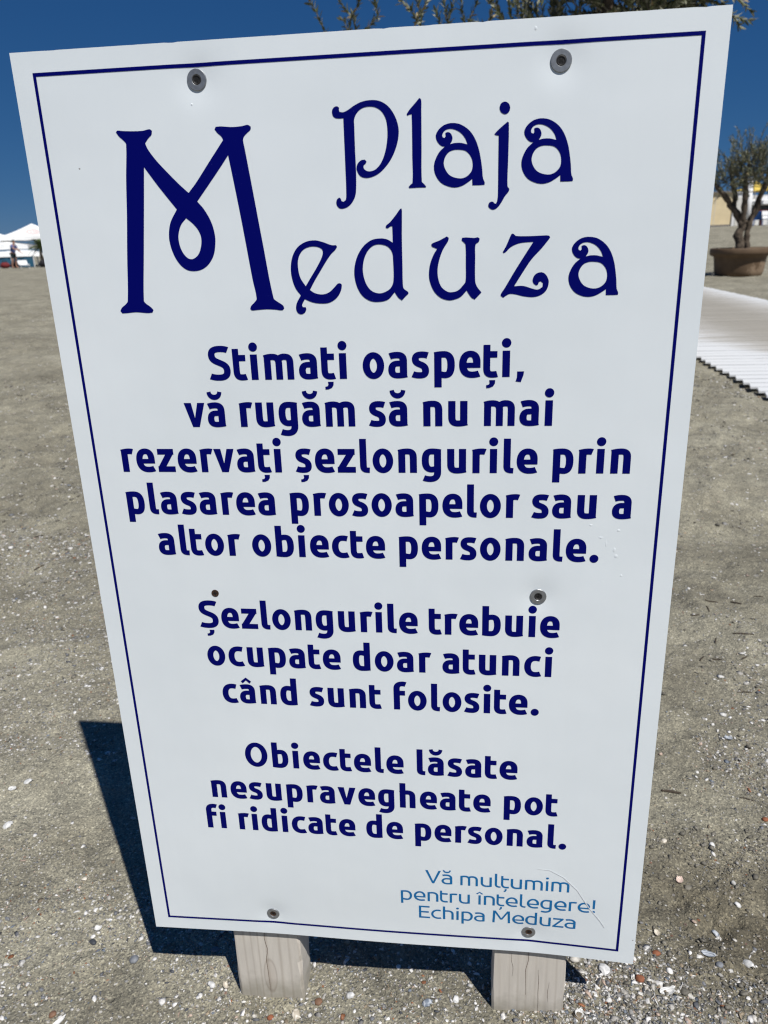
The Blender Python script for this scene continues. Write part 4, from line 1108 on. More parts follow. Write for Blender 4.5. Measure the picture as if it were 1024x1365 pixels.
#            kind  mat  x  y  L  W  H  yaw tilt  label
FINDS = [
 ('shell', 'white', 0.285, 0.076, 0.0185, 0.016, 0.006, 2.2, 0.15, 'broad white clam shell with growth rings just outside the right post foot'),
 ('shell', 'bluegrey', 0.598, 0.604, 0.019, 0.012, 0.006, 2.9, 0.3, 'white edged hollow shell alone high on the sand right of the board'),
 ('shell', 'cream', 0.417, 0.321, 0.011, 0.009, 0.004, 0.5, 0.3, 'small cream shell close beside the right edge of the board, mid height'),
 ('shell', 'white', 0.491, 0.319, 0.012, 0.009, 0.004, 1.5, 0.3, 'small white shell on the upper rim of the trodden patch'),
 ('shell', 'pink', 0.421, 0.239, 0.013, 0.011, 0.004, 0.9, 0.2, 'pinkish shell in the trodden sand beside the board'),
 ('shell', 'white', 0.496, 0.206, 0.011, 0.008, 0.004, 2.5, 0.3, 'little white shell in the middle of the trodden lumpy sand'),
 ('shell', 'bluegrey', 0.452, 0.158, 0.012, 0.008, 0.004, 2.4, 0.3, 'blue grey shell in the trodden sand level with the thanks lines'),
 ('shell', 'cream', 0.366, 0.142, 0.010, 0.008, 0.004, 1.8, 0.4, 'cream shell beside the board just above the two orange stones'),
 ('pebble', 'orange', 0.358, 0.105, 0.012, 0.008, 0.006, 0.2, 0.0, 'orange stone close beside the lower right board corner'),
 ('pebble', 'orange', 0.328, 0.063, 0.012, 0.011, 0.007, 0.9, 0.0, 'rust red stone just below the lower right board corner'),
 ('shell', 'white', 0.361, 0.050, 0.021, 0.011, 0.006, 0.25, 0.35, 'long pointed white shell piece near the bottom right of the sign'),
 ('shell', 'white', 0.480, 0.106, 0.017, 0.011, 0.006, -0.8, 0.4, 'white shell with a grey flank at the far right near the bottom'),
 ('pebble', 'grey', 0.439, 0.096, 0.011, 0.009, 0.006, 0.3, 0.0, 'slate grey pebble left of the grey flanked white shell'),
 ('shell', 'bluegrey', 0.430, 0.115, 0.019, 0.008, 0.004, -0.3, 0.2, 'narrow pale grey shell piece lying flat above the slate grey pebble'),
 ('pebble', 'orange', 0.596, 0.388, 0.010, 0.009, 0.006, 0.3, 0.0, 'orange pink stone at the right edge of the picture'),
 ('shell', 'white', -0.728, 0.384, 0.017, 0.012, 0.005, 0.3, 0.3, 'upper of two white shells side by side at the far left'),
 ('shell', 'white', -0.746, 0.362, 0.016, 0.010, 0.004, 0.1, 0.2, 'lower of two white shells side by side at the far left'),
 ('shell', 'white', -0.704, 0.278, 0.018, 0.013, 0.006, 0.8, 0.3, 'white oval shell alone on the left edge below the pair'),
 ('shell', 'cream', -0.515, 0.183, 0.012, 0.008, 0.004, 0.7, 0.3, 'cream shell midway between the left edge and the board shadow'),
 ('shell', 'white', -0.447, 0.095, 0.011, 0.009, 0.004, 0.3, 0.2, 'white shell left of the dark pebble near the lower shadow corner'),
 ('pebble', 'grey', -0.373, 0.053, 0.012, 0.012, 0.008, 0.4, 0.0, 'round blue grey pebble outside the lower left shadow corner'),
 ('pebble', 'dark', -0.446, 0.074, 0.012, 0.008, 0.006, 2.6, 0.0, 'dark pebble left of the lower shadow corner'),
 ('shell', 'white', -0.434, -0.050, 0.026, 0.007, 0.004, 0.95, 0.2, 'slender white shell sliver at the bottom left corner'),
 ('pebble', 'brown', -0.447, -0.037, 0.010, 0.009, 0.006, 0.9, 0.0, 'tan brown pebble above the white sliver at bottom left'),
 ('shell', 'white', -0.248, 0.023, 0.013, 0.008, 0.005, 2.9, 0.3, 'left one of two white shells just left of the left post'),
 ('shell', 'cream', -0.227, 0.022, 0.011, 0.009, 0.005, 2.1, 0.4, 'right one of two pale shells touching the left post foot'),
 ('pebble', 'orange', -0.154, -0.017, 0.009, 0.008, 0.006, 0.5, 0.0, 'orange stone in front of the left post foot'),
 ('shell', 'cream', -0.121, -0.010, 0.014, 0.012, 0.005, 2.0, 0.5, 'curled cream shell rim at the right front of the left post'),
 ('pebble', 'brown', -0.095, 0.010, 0.010, 0.010, 0.006, 1.2, 0.0, 'red brown stone right of the left post foot'),
 ('shell', 'white', -0.053, 0.020, 0.012, 0.009, 0.005, 0.2, 0.3, 'white shell between the posts nearer the left post'),
 ('pebble', 'grey', -0.261, 0.078, 0.013, 0.009, 0.005, 0.1, 0.0, 'grey oval pebble inside the shadow left of the left post'),
 ('shell', 'white', 0.243, 0.012, 0.012, 0.011, 0.005, 1.3, 0.5, 'white shell flake leaning by the right side of the right post'),
 ('shell', 'bluegrey', 0.050, 0.015, 0.014, 0.010, 0.005, 0.3, 0.3, 'blue grey shell between the posts in front of the shadow'),
 ('shell', 'white', 0.087, 0.022, 0.010, 0.009, 0.004, 1.4, 0.3, 'small round white shell between the posts nearer the right post'),
]
for i, (kind, mt, x, y, L, W, Hh, yaw, tilt, label) in enumerate(FINDS):
    if kind == 'shell': vs, fs = shell_mesh(L, W, Hh, 1, i)
    else: vs, fs = stone_mesh(L, W, Hh, i + 2)
    o = mesh_obj(kind, vs, fs, SM[mt], None, smooth=True)
    o.location = (x, y, gz(x, y) + (0.0008 if kind == 'shell' else Hh * 0.22))
    o.rotation_euler = (tilt * 0.5, -tilt * 0.6, yaw)
    tag(o, label, kind, G_SH if kind == 'shell' else G_ST)
for (xa, ya, xb, yb, rr, label) in [(0.440, 0.447, 0.473, 0.444, 0.0022, 'short thick dark stick right of the board'), (0.668, 0.772, 0.699, 0.774, 0.0012, 'thin dark stick near the right edge, farthest up the sand'), (0.572, 0.441, 0.594, 0.435, 0.0010, 'thin dark stick at the far right level with the thick stick')]:
    mb = MB()
    pts = []; n = 9
    for k in range(n):
        t = k / (n - 1); x = xa + (xb - xa) * t; y = ya + (yb - ya) * t + 0.0012 * math.sin(t * 5)
        pts.append((x, y, gz(x, y) + rr * 0.8))
    mb.tube(pts, [rr * (0.5 + 0.6 * math.sin(math.pi * (0.15 + 0.8 * k / (n - 1)))) for k in range(n)], 7)
    tag(mb.build('stick', M_STICK, None, True), label, 'stick', 'dry sticks on the sand')

def thin_stick(xa, ya, xb, yb, rr, label, group):
    mb = MB(); pts = []; n = 7
    for k in range(n):
        t = k / (n - 1); x = xa + (xb - xa) * t; y = ya + (yb - ya) * t + 0.001 * math.sin(t * 4 + xa * 90)
        pts.append((x, y, gz(x, y) + rr * 0.9))
    mb.tube(pts, [rr * (0.5 + 0.6 * math.sin(math.pi * (0.15 + 0.8 * k / (n - 1)))) for k in range(n)], 6)
    tag(mb.build('stick', M_STICK, None, True), label, 'stick', group)
for xa, ya, xb, yb, rr in [(0.659, 1.118, 0.68, 1.115, 0.0016), (0.719, 1.207, 0.751, 1.204, 0.0015), (0.707, 1.154, 0.708, 1.129, 0.0016), (0.784, 1.206, 0.806, 1.189, 0.002), (0.859, 1.254, 0.88, 1.246, 0.0014), (0.73, 1.013, 0.775, 1.001, 0.0015), (0.68, 0.977, 0.688, 0.999, 0.0014), (0.652, 0.907, 0.674, 0.903, 0.0015), (0.623, 0.892, 0.639, 0.919, 0.0017), (0.716, 0.898, 0.732, 0.912, 0.0015), (0.799, 1.101, 0.809, 1.094, 0.0013)]:
    thin_stick(xa, ya, xb, yb, rr, 'one of the short dark dry sticks strewn right of the board around its middle height', 'short dark sticks strewn right of the board')
for xa, ya, xb, yb, rr in [(-1.286, 1.356, -1.277, 1.398, 0.0022), (-1.426, 1.601, -1.414, 1.637, 0.002)]:
    thin_stick(xa, ya, xb, yb, rr, 'one of two brown twigs at the left edge beside the board, mid height', 'brown twigs at the left edge')

# ------------------------------------------------------------------ olive trees
def leaf_cloud(name, shoots, leaf_len, leaf_w, spacing, parent, seed, dark=1.0):
    """shoots: list of polylines (np arrays); pairs of narrow olive leaves along each"""
    r = np.random.default_rng(seed)
    V, F, C = [], [], []
    n0 = 0
    for P in shoots:
        seg = np.linalg.norm(np.diff(P, axis=0), axis=1); L = seg.sum()
        cum = np.concatenate([[0], np.cumsum(seg)])
        k = max(2, int(L / spacing))
        tone = r.uniform(0.75, 1.2)
        for q in range(k):
            s = L * (0.12 + 0.88 * (q + r.random() * 0.5) / k); s = min(s, L * 0.999)
            i = min(np.searchsorted(cum, s) - 1, len(seg) - 1); i = max(i, 0)
            t = (s - cum[i]) / (seg[i] + 1e-9)
            p = P[i] * (1 - t) + P[i + 1] * t
            ax = (P[i + 1] - P[i]) / (seg[i] + 1e-9)
            ref = np.array([0, 0, 1.0]) if abs(ax[2]) < 0.9 else np.array([1.0, 0, 0])
            e1 = np.cross(ax, ref); e1 /= np.linalg.norm(e1); e2 = np.cross(ax, e1)
            ph = q * 1.571 + r.uniform(-0.4, 0.4)
            for sg in (0, math.pi):
                if r.random() < 0.1: continue
                a = ph + sg
                side = e1 * math.cos(a) + e2 * math.sin(a)
                d = ax * r.uniform(0.7, 1.1) + side * r.uniform(0.35, 0.95); d /= np.linalg.norm(d)
                wv = np.cross(d, side if abs(d @ side) < 0.95 else e1) ; wv = wv / (np.linalg.norm(wv) + 1e-9)
                wv = wv + r.normal(0, 0.35, 3); wv -= d * (wv @ d); wv /= np.linalg.norm(wv)
                nn = np.cross(d, wv)
                ln = leaf_len * r.uniform(0.65, 1.2); hw = leaf_w * r.uniform(0.7, 1.15) / 2
                b = p + d * ln * 0.06
                pts = [b, b + d * ln * 0.35 + wv * hw + nn * hw * 0.5, b + d * ln * 0.7 + wv * hw * 0.8 + nn * hw * 0.3, b + d * ln + nn * ln * r.uniform(-0.12, 0.05),
                       b + d * ln * 0.7 - wv * hw * 0.8 + nn * hw * 0.3, b + d * ln * 0.35 - wv * hw + nn * hw * 0.5, b + d * ln * 0.5]
                V += pts
                F += [(n0, n0 + 1, n0 + 6), (n0 + 1, n0 + 2, n0 + 6), (n0 + 2, n0 + 3, n0 + 6), (n0 + 3, n0 + 4, n0 + 6), (n0 + 4, n0 + 5, n0 + 6), (n0 + 5, n0, n0 + 6)]
                n0 += 7
                u = r.random()
                base = np.array([0.105, 0.115, 0.052]) if u < 0.58 else (np.array([0.25, 0.25, 0.17]) if u < 0.93 else np.array([0.28, 0.215, 0.105]))
                C += [base * tone * dark * r.uniform(0.8, 1.2)] * 7
    return big_mesh(name, np.array(V), np.array(F), M_LEAF, parent, cols=np.clip(np.array(C), 0, 0.6))

def bend(p0, p1, sag, n, r):
    p0 = np.array(p0, float); p1 = np.array(p1, float)
    m = (p0 + p1) / 2 + np.array(sag)
    out = []
    for k in range(n + 1):
        t = k / n
        out.append((1 - t) ** 2 * p0 + 2 * t * (1 - t) * m + t * t * p1 + (r.normal(0, 0.012, 3) * np.linalg.norm(p1 - p0) if 0 < k < n else 0))
    return np.array(out)

def olive(name, loc, stems, limbs, shoots_spec, leaf, seed, label, trunk_r, density, extra=()):
    r = np.random.default_rng(seed)
    root = empty(name, loc, label, 'tree', 'potted olive trees')
    L0 = np.array(loc)
    mb = MB()
    for P, rad in stems:
        P = np.array(P)
        k = len(P)
        Q, RQ = [], []
        for i in range(k - 1):
            for s in (0.0, 0.33, 0.67):
                w_ = rad[i] * (1 - s) + rad[i + 1] * s
                Q.append(P[i] * (1 - s) + P[i + 1] * s + r.normal(0, 0.13 * w_, 3)); RQ.append(w_ * r.uniform(0.80, 1.18))
        Q.append(P[-1]); RQ.append(rad[-1])
        mb.tube([tuple(q) for q in Q], RQ, 12)
    trunk = mb.build('trunk', M_BARK, root, True)
    tw = MB(); shoots = []
    for (c, rx, ry, rz, n, ln, up) in shoots_spec:
        c = np.array(c)
        for _ in range(n):
            d = r.normal(0, 1, 3); d /= np.linalg.norm(d)
            rr = r.random() ** 0.45
            p = c + d * np.array([rx, ry, rz]) * rr
            dirv = d * 0.8 + np.array([0, 0, up]) + r.normal(0, 0.45, 3); dirv /= np.linalg.norm(dirv)
            l = ln * r.uniform(0.6, 1.3)
            P = bend(p, p + dirv * l, r.normal(0, 0.08 * l, 3) + np.array([0, 0, 0.06 * l]), 5, r)
            shoots.append(P)
    for P in extra:
        shoots.append(np.array(P))
    for P in shoots:
        l = np.linalg.norm(P[-1] - P[0])
        tw.tube([tuple(q) for q in P], list(np.linspace(0.0042, 0.0014, len(P)) * (leaf[0] / 0.05)), 5)
    for P, rad in limbs:
        tw.tube([tuple(q) for q in P], rad, 7)
    tw.build('branches', M_TWIG, root, True)
    leaf_cloud('foliage', shoots, leaf[0], leaf[1], density, root, seed + 1)
    return root

def pot(loc, r_top, h, label):
    root = empty('planter_pot', loc, label, 'plant pot', 'bowl planters of the olive trees')
    mb = MB(); k = r_top
    mb.lathe([(0.0, 0.0), (k * 0.72, 0.0), (k * 0.77, h * 0.06), (k * 0.80, h * 0.18), (k * 0.825, h * 0.45), (k * 0.85, h * 0.66), (k * 0.875, h * 0.71), (k * 0.985, h * 0.76), (k * 1.005, h * 0.84), (k * 1.0, h * 0.97), (k * 0.985, h), (k * 0.93, h), (k * 0.90, h * 0.9), (k * 0.89, h * 0.84)], 56)
    mb.build('bowl', M_POT, root, True)
    mb = MB()
    mb.lathe([(k * 0.905, h * 0.86), (k * 0.6, h * 0.93), (k * 0.3, h * 0.97), (0.0, h * 0.98)], 40)
    mb.build('soil', M_SOIL, root, True)
    return root

# tree on the right, standing in its bowl
pz = gz(5.62, 16.75)
pot((5.56, 16.75, pz), 0.60, 0.56, 'wide brown bowl planter under the small olive tree on the right')
T0 = np.array([5.56, 16.75, pz + 0.53])
def rel(pts): return [np.array([a - 5.56, 0.0 if b is None else b, c - (pz + 0.53)]) for a, b, c in pts]
stems = [
 (rel([(5.50, 0, 0.45), (5.52, 0, 0.62), (5.49, 0.02, 0.80), (5.53, 0.0, 0.95), (5.50, 0, 1.08)]), [0.10, 0.085, 0.092, 0.088, 0.08]),
 (rel([(5.55, 0, 1.0), (5.44, 0.02, 1.16), (5.32, 0.05, 1.33), (5.22, 0.05, 1.45), (5.08, 0.0, 1.62), (4.90, 0.0, 1.80), (4.78, -0.05, 1.95)]), [0.085, 0.075, 0.065, 0.06, 0.05, 0.04, 0.03]),
 (rel([(5.34, 0.05, 1.30), (5.36, 0.12, 1.55), (5.30, 0.15, 1.80), (5.22, 0.2, 2.1)]), [0.05, 0.05, 0.04, 0.025]),
 (rel([(5.52, 0, 1.02), (5.50, -0.08, 1.25), (5.49, -0.1, 1.55), (5.46, -0.1, 1.85), (5.5, -0.1, 2.2)]), [0.07, 0.06, 0.055, 0.045, 0.03]),
 (rel([(5.70, 0.02, 0.45), (5.66, 0.02, 0.65), (5.645, 0.02, 0.85), (5.68, 0.05, 1.05), (5.79, 0.1, 1.28), (5.86, 0.1, 1.60), (5.98, 0.12, 1.95), (6.04, 0.12, 2.25)]), [0.085, 0.07, 0.06, 0.065, 0.06, 0.055, 0.05, 0.03]),
]
olive('olive_tree', tuple(T0), stems, [], [((-0.42, 0.0, 1.32), 0.40, 0.42, 0.24, 100, 0.28, 0.7), ((0.02, 0, 1.45), 0.42, 0.45, 0.32, 150, 0.28, 0.9), ((0.42, 0.05, 1.45), 0.42, 0.45, 0.34, 140, 0.28, 0.8), ((-0.1, 0, 1.72), 0.55, 0.4, 0.24, 55, 0.40, 1.6)],
      (0.058, 0.016), 11, 'small olive tree with several crooked stems in a brown bowl on the right', 0.1, 0.024)

# tree right behind the board: only the top of its crown shows over it
bx, by = 0.95, 5.45
pz2 = gz(bx, by)
pot((bx, by, pz2), 0.62, 0.55, 'brown bowl planter hidden behind the white board')
B0 = (bx, by, pz2 + 0.52)
zb = pz2 + 0.52
stems = [
 ([(0, 0, -0.08), (0.03, 0, 0.3), (-0.02, 0.02, 0.65), (0.04, 0, 0.95)], [0.11, 0.09, 0.085, 0.08]),
 ([(0.03, 0, 0.9), (-0.2, 0.05, 1.25), (-0.45, 0.0, 1.6), (-0.9, 0.0, 1.85)], [0.07, 0.055, 0.045, 0.02]),
 ([(0.03, 0, 0.9), (0.05, -0.1, 1.3), (0.0, -0.1, 1.8), (0.05, -0.1, 2.3)], [0.065, 0.055, 0.045, 0.02]),
 ([(0.03, 0, 0.9), (0.3, 0.1, 1.25), (0.45, 0.1, 1.7), (0.6, 0.1, 2.1)], [0.065, 0.05, 0.04, 0.02]),
]
rr = np.random.default_rng(5)
extra = []
TWIGS = [[(-1.799, 0.0, 2.061), (-1.942, 0.0, 2.343), (-1.979, 0.0, 2.437), (-2.042, 0.0, 2.555), (-2.056, 0.0, 2.592)], [(-1.665, 0.0, 2.045), (-1.73, 0.0, 2.345), (-1.736, 0.0, 2.446), (-1.828, 0.0, 2.542), (-1.853, 0.0, 2.58)], [(-1.815, 0.0, 2.14), (-1.728, 0.0, 2.4), (-1.676, 0.0, 2.478), (-1.646, 0.0, 2.558)], [(-1.868, 0.0, 2.183), (-1.697, 0.0, 2.352), (-1.621, 0.0, 2.393), (-1.56, 0.0, 2.444), (-1.579, 0.0, 2.518), (-1.593, 0.0, 2.554)], [(-1.59, 0.0, 2.095), (-1.773, 0.0, 2.356), (-1.803, 0.0, 2.404)], [(-1.057, 0.0, 2.098), (-1.25, 0.0, 2.353), (-1.322, 0.0, 2.457), (-1.399, 0.0, 2.516), (-1.424, 0.0, 2.553)], [(-1.373, 0.0, 2.104), (-1.281, 0.0, 2.36), (-1.227, 0.0, 2.438), (-1.2, 0.0, 2.494), (-1.215, 0.0, 2.549)], [(-1.214, 0.0, 2.054), (-1.26, 0.0, 2.354), (-1.259, 0.0, 2.444), (-1.278, 0.0, 2.544)], [(-0.987, 0.0, 2.07), (-1.123, 0.0, 2.355), (-1.144, 0.0, 2.41)], [(-0.961, 0.0, 2.057), (-1.066, 0.0, 2.351), (-1.086, 0.0, 2.443), (-1.106, 0.0, 2.542)], [(-1.071, 0.0, 2.061), (-1.05, 0.0, 2.35), (-1.024, 0.0, 2.439), (-1.018, 0.0, 2.528)], [(-0.839, 0.0, 2.06), (-0.946, 0.0, 2.353), (-0.967, 0.0, 2.444), (-0.977, 0.0, 2.525)], [(-0.976, 0.0, 2.08), (-0.909, 0.0, 2.351), (-0.863, 0.0, 2.438), (-0.833, 0.0, 2.507)], [(-0.828, 0.0, 2.069), (-0.79, 0.0, 2.353), (-0.76, 0.0, 2.432), (-0.731, 0.0, 2.501)], [(-0.537, 0.0, 2.078), (-0.697, 0.0, 2.352), (-0.74, 0.0, 2.44), (-0.766, 0.0, 2.503)], [(-0.523, 0.0, 2.058), (-0.625, 0.0, 2.352), (-0.642, 0.0, 2.434), (-0.649, 0.0, 2.505)], [(-0.379, 0.0, 2.064), (-0.523, 0.0, 2.346), (-0.556, 0.0, 2.428), (-0.588, 0.0, 2.51)], [(0.748, 0.0, 2.426), (0.857, 0.0, 2.312), (0.924, 0.0, 2.234)], [(0.798, 0.0, 2.406), (0.874, 0.0, 2.367), (0.911, 0.0, 2.382)], [(0.825, 0.0, 2.379), (0.907, 0.0, 2.296), (0.938, 0.0, 2.277)]]
for P in TWIGS:
    dy = rr.uniform(-0.18, 0.12)
    P = np.array(P) + np.array([0, dy, -zb])
    # refine to a smooth curve
    out = []
    for k in range(len(P) - 1):
        for s in (0.0, 0.5): out.append(P[k] * (1 - s) + P[k + 1] * s + (rr.normal(0, 0.004, 3) if s else 0))
    out.append(P[-1]); extra.append(np.array(out))
limbs = [([(-0.9, 0, 1.80), (-1.3, 0, 1.62), (-1.6, 0.0, 1.56), (-1.9, 0, 1.60)], [0.022, 0.018, 0.012, 0.006]), ([(-0.7, 0, 1.70), (-1.0, 0, 1.66), (-1.25, 0, 1.62)], [0.02, 0.014, 0.008]), ([(-0.3, 0, 1.5), (-0.55, 0, 1.58), (-0.9, 0.0, 1.60)], [0.025, 0.018, 0.008])]
olive('olive_tree', B0, stems, limbs, [((0.20, 0.1, 2.00), 0.46, 0.45, 0.36, 200, 0.38, 0.9), ((0.42, 0.1, 1.97), 0.30, 0.45, 0.34, 130, 0.30, 0.9), ((-0.35, 0.15, 1.68), 0.20, 0.3, 0.14, 24, 0.40, 1.8), ((0.15, 0.1, 2.5), 0.45, 0.5, 0.25, 60, 0.32, 1.0)],
      (0.056, 0.0195), 23, 'olive tree rising behind the white board with its crown over the top edge', 0.1, 0.019, extra)

# ------------------------------------------------------------------ far left: parasols, cabana, palm, people
def parasol(x, y, half, z_edge, z_top, mat, label, val=0.16, emblem=False, rz=0.0, group='white beach parasols'):
    z0 = gz(x, y)
    root = empty('beach_parasol', (x, y, z0), label, 'parasol', group, rz)
    ze, zt = z_edge - z0, z_top - z0
    vs = [(0, 0, zt)]; fs = []
    n = 6
    ringn = 24
    for k in range(1, n + 1):
        t = k / n
        for j in range(ringn):
            a = 2 * math.pi * j / ringn + math.pi / 4
            c, s = math.cos(a), math.sin(a); m = max(abs(c), abs(s))
            x_, y_ = half * t * c / m, half * t * s / m
            zz = zt + (ze - zt) * t - 0.05 * math.sin(math.pi * t)
            vs.append((x_, y_, zz))
    for j in range(ringn): fs.append((0, 1 + j, 1 + (j + 1) % ringn))
    for k in range(n - 1):
        for j in range(ringn):
            j2 = (j + 1) % ringn
            fs.append((1 + k * ringn + j, 1 + (k + 1) * ringn + j, 1 + (k + 1) * ringn + j2, 1 + k * ringn + j2))
    mesh_obj('canopy', vs, fs, mat, root)
    vv = []; ff = []
    for dz in (0.0, -val):
        for j in range(ringn):
            a = 2 * math.pi * j / ringn + math.pi / 4
            c, s = math.cos(a), math.sin(a); m = max(abs(c), abs(s))
            vv.append((half * 1.003 * c / m, half * 1.003 * s / m, ze + dz - 0.003 + (0.02 * (j % 2) if dz else 0)))
    for j in range(ringn):
        j2 = (j + 1) % ringn
        ff.append((j, ringn + j, ringn + j2, j2))
    mesh_obj('valance', vv, ff, mat, root)
    mb = MB(); mb.tube([(0, 0, -0.1), (0, 0, zt)], 0.03, 8); mb.build('pole', M_POLE, root)
    if emblem:
        # faded ring with three small marks, lying on the front slope
        mb = MB()
        def on(u, w): # u sideways, w 0..1 down the slope
            return (u, -half * w - 0.01, zt + (ze - zt) * w - 0.05 * math.sin(math.pi * w) + 0.02)
        m = 24; L = []; R = []
        for k in range(m + 1):
            a = 2 * math.pi * k / m
            L.append(on(0.42 * math.cos(a) - 0.02, 0.62 + 0.20 * math.sin(a))); R.append(on(0.33 * math.cos(a) - 0.02, 0.62 + 0.15 * math.sin(a)))
        mb.add(L + R, [(k, k + 1, m + 2 + k, m + 1 + k) for k in range(m)])
        for u in (-0.14, 0.02, 0.16):
            mb.add([on(u - 0.045, 0.56), on(u - 0.045, 0.68), on(u + 0.045, 0.68), on(u + 0.045, 0.56)], [(0, 1, 2, 3)])
        mb.build('emblem', M_EMBLEM, root)
    return root

parasol(-29.35, 50.0, 2.05, 1.93, 2.75, M_CANVAS, 'tall white square parasol with a faded reddish emblem, its peak beside the board', 0.24, True, 0.55)
parasol(-33.45, 50.3, 2.05, 1.95, 2.72, M_CANVAS, 'tall white parasol cut by the left edge of the picture', 0.18, False, 0.55)
parasol(-30.85, 48.0, 2.3, 1.40, 1.86, M_CANVAS, 'lower white parasol in front of the tall ones', 0.24, False, 0.35)

# cabana: rounded white cloth roof over blue windbreak sides
cz = gz(-29, 46)
cab = empty('beach_cabana', (-28.72, 46.0, cz), 'long low white cloth shelter with blue sides behind the standing person', 'shelter')
vs = []; fs = []
NL, NA = 26, 9
for i in range(NL + 1):
    x = -2.6 + 4.75 * i / NL
    t = max(0.0, (x - 1.15) / 1.0); rs_ = math.sqrt(max(0.0, 1 - t * t)) if t > 0 else 1.0
    sag = 0.03 * math.sin(x * 2.6)
    for j in range(NA + 1):
        a = math.pi * j / NA
        vs.append((x, -0.75 * math.cos(a) * (0.55 + 0.45 * rs_), 0.62 + (0.36 + sag) * math.sin(a) ** 0.8 * rs_))
for i in range(NL):
    for j in range(NA):
        a = i * (NA + 1) + j
        fs.append((a, a + 1, a + NA + 2, a + NA + 1))
mesh_obj('roof_cloth', vs, fs, M_CANVAS, cab, smooth=True)
mb = MB()
for j in range(24):
    x0 = -2.5 + j * 0.18; x1 = x0 + 0.18
    w0 = 0.02 * math.sin(j * 1.7); w1 = 0.02 * math.sin((j + 1) * 1.7)
    mb.add([(x0, -0.70 + w0, 0.0), (x1, -0.70 + w1, 0.0), (x1, -0.70 + w1, 0.62), (x0, -0.70 + w0, 0.62), (x0, -0.66 + w0, 0.0), (x1, -0.66 + w1, 0.0), (x1, -0.66 + w1, 0.62), (x0, -0.66 + w0, 0.62)],
           [(0, 1, 2, 3), (7, 6, 5, 4), (3, 2, 6, 7), (0, 4, 5, 1)])
mb.build('side_cloth', M_BLUECLOTH, cab)
for x in (-2.5, -1.0, 0.4, 1.85):
    for y in (-0.72, 0.72):
        mb = MB(); mb.tube([(x, y, -0.1), (x, y, 0.66)], 0.03, 8); mb.build('post', M_POLE, cab)

def palm(x, y, h, label):
    z0 = gz(x, y)
    root = empty('small_palm', (x, y, z0), label, 'palm')
    mb = MB(); r = random.Random(4)
    mb.tube([(0.03 * math.sin(k), 0, h * k / 8) for k in range(9)], [0.11 - 0.006 * k + 0.012 * (k % 2) for k in range(9)], 10)
    mb.build('trunk', M_BARK, root)
    mb = MB()
    for k in range(34):
        a = r.uniform(0, 2 * math.pi); el = r.uniform(-0.5, 1.35); L = r.uniform(0.55, 0.95)
        d = Vector((math.cos(a) * math.cos(el), math.sin(a) * math.cos(el), math.sin(el)))
        side = d.cross(Vector((0, 0, 1))).normalized()
        p = Vector((0, 0, h))
        rib = []
        for q in range(8):
            t = q / 7
            rib.append(p + d * L * t + Vector((0, 0, -0.45 * L * t * t)))
        for q in range(1, 8):
            for sg in (-1, 1):
                b0 = rib[q]; ll = 0.26 * math.sin(math.pi * (0.1 + 0.85 * q / 8))
                tip = b0 + side * sg * ll + (rib[q] - rib[q - 1]).normalized() * ll * 0.7 + Vector((0, 0, -0.06))
                w = Vector((0, 0, 0.012)) + (rib[q] - rib[q - 1]).normalized() * 0.02
                mb.add([b0 - w, b0 + w, tip], [(0, 1, 2)])
        mb.tube(rib, [0.012 - 0.001 * q for q in range(8)], 5)
    mb.build('fronds', M_PALMLEAF, root)
    return root
palm(-25.75, 44.3, 1.15, 'small green palm beside the white shelter next to the board edge')

def lounger(x, y, rz, label):
    z0 = gz(x, y)
    root = empty('sun_lounger', (x, y, z0), label, 'sun lounger', None, rz)
    root.scale = (0.8, 0.8, 0.62)
    mb = MB()
    mb.box(-0.95, 0.35, -0.31, 0.31, 0.24, 0.31)
    mb.build('seat', M_CANVAS, root)
    mb = MB()
    mb.add([(0.36, -0.31, 0.25), (0.36, 0.31, 0.25), (0.95, 0.31, 0.60), (0.95, -0.31, 0.60), (0.33, -0.31, 0.31), (0.33, 0.31, 0.31), (0.92, 0.31, 0.66), (0.92, -0.31, 0.66)],
           [(0, 1, 2, 3), (7, 6, 5, 4), (0, 4, 5, 1), (1, 5, 6, 2), (2, 6, 7, 3), (3, 7, 4, 0)])
    mb.build('backrest', M_CANVAS, root)
    for lx in (-0.85, 0.25):
        for ly in (-0.27, 0.27):
            mb = MB(); mb.tube([(lx, ly, -0.03), (lx, ly, 0.24)], 0.025, 8); mb.build('leg', M_POLE, root)
    return root
lounger(-25.85, 42.4, 2.2, 'white sun lounger on the sand at the feet of the standing person')

def bag(x, y, L, W, Hh, mat, label, rz=0.0):
    z0 = gz(x, y)
    root = empty('beach_bag', (x, y, z0), label, 'bag', 'bags by the blue windbreak', rz)
    vs, fs = stone_mesh(L, W, Hh, 3)
    mesh_obj('body', [(a, b, c + Hh * 0.42) for a, b, c in vs], fs, mat, root, True)
    for sg in (-1, 1):
        mb = MB(); mb.tube([(-L * 0.22, sg * W * 0.15, Hh * 0.8), (-L * 0.15, sg * W * 0.2, Hh * 1.15), (L * 0.15, sg * W * 0.2, Hh * 1.15), (L * 0.22, sg * W * 0.15, Hh * 0.8)], 0.014, 6)
        mb.build('handle', M_BLACKC, root)
bag(-27.75, 43.6, 0.62, 0.4, 0.36, M_REDC, 'dark red beach bag at the left edge by the blue windbreak', 0.2)
bag(-27.2, 43.7, 0.55, 0.42, 0.40, M_BLACKC, 'black beach bag left of the standing person', -0.2)
bag(-25.55, 44.0, 0.5, 0.42, 0.42, M_BLACKC, 'black bag on the sand right of the lounger by the palm', 0.5)

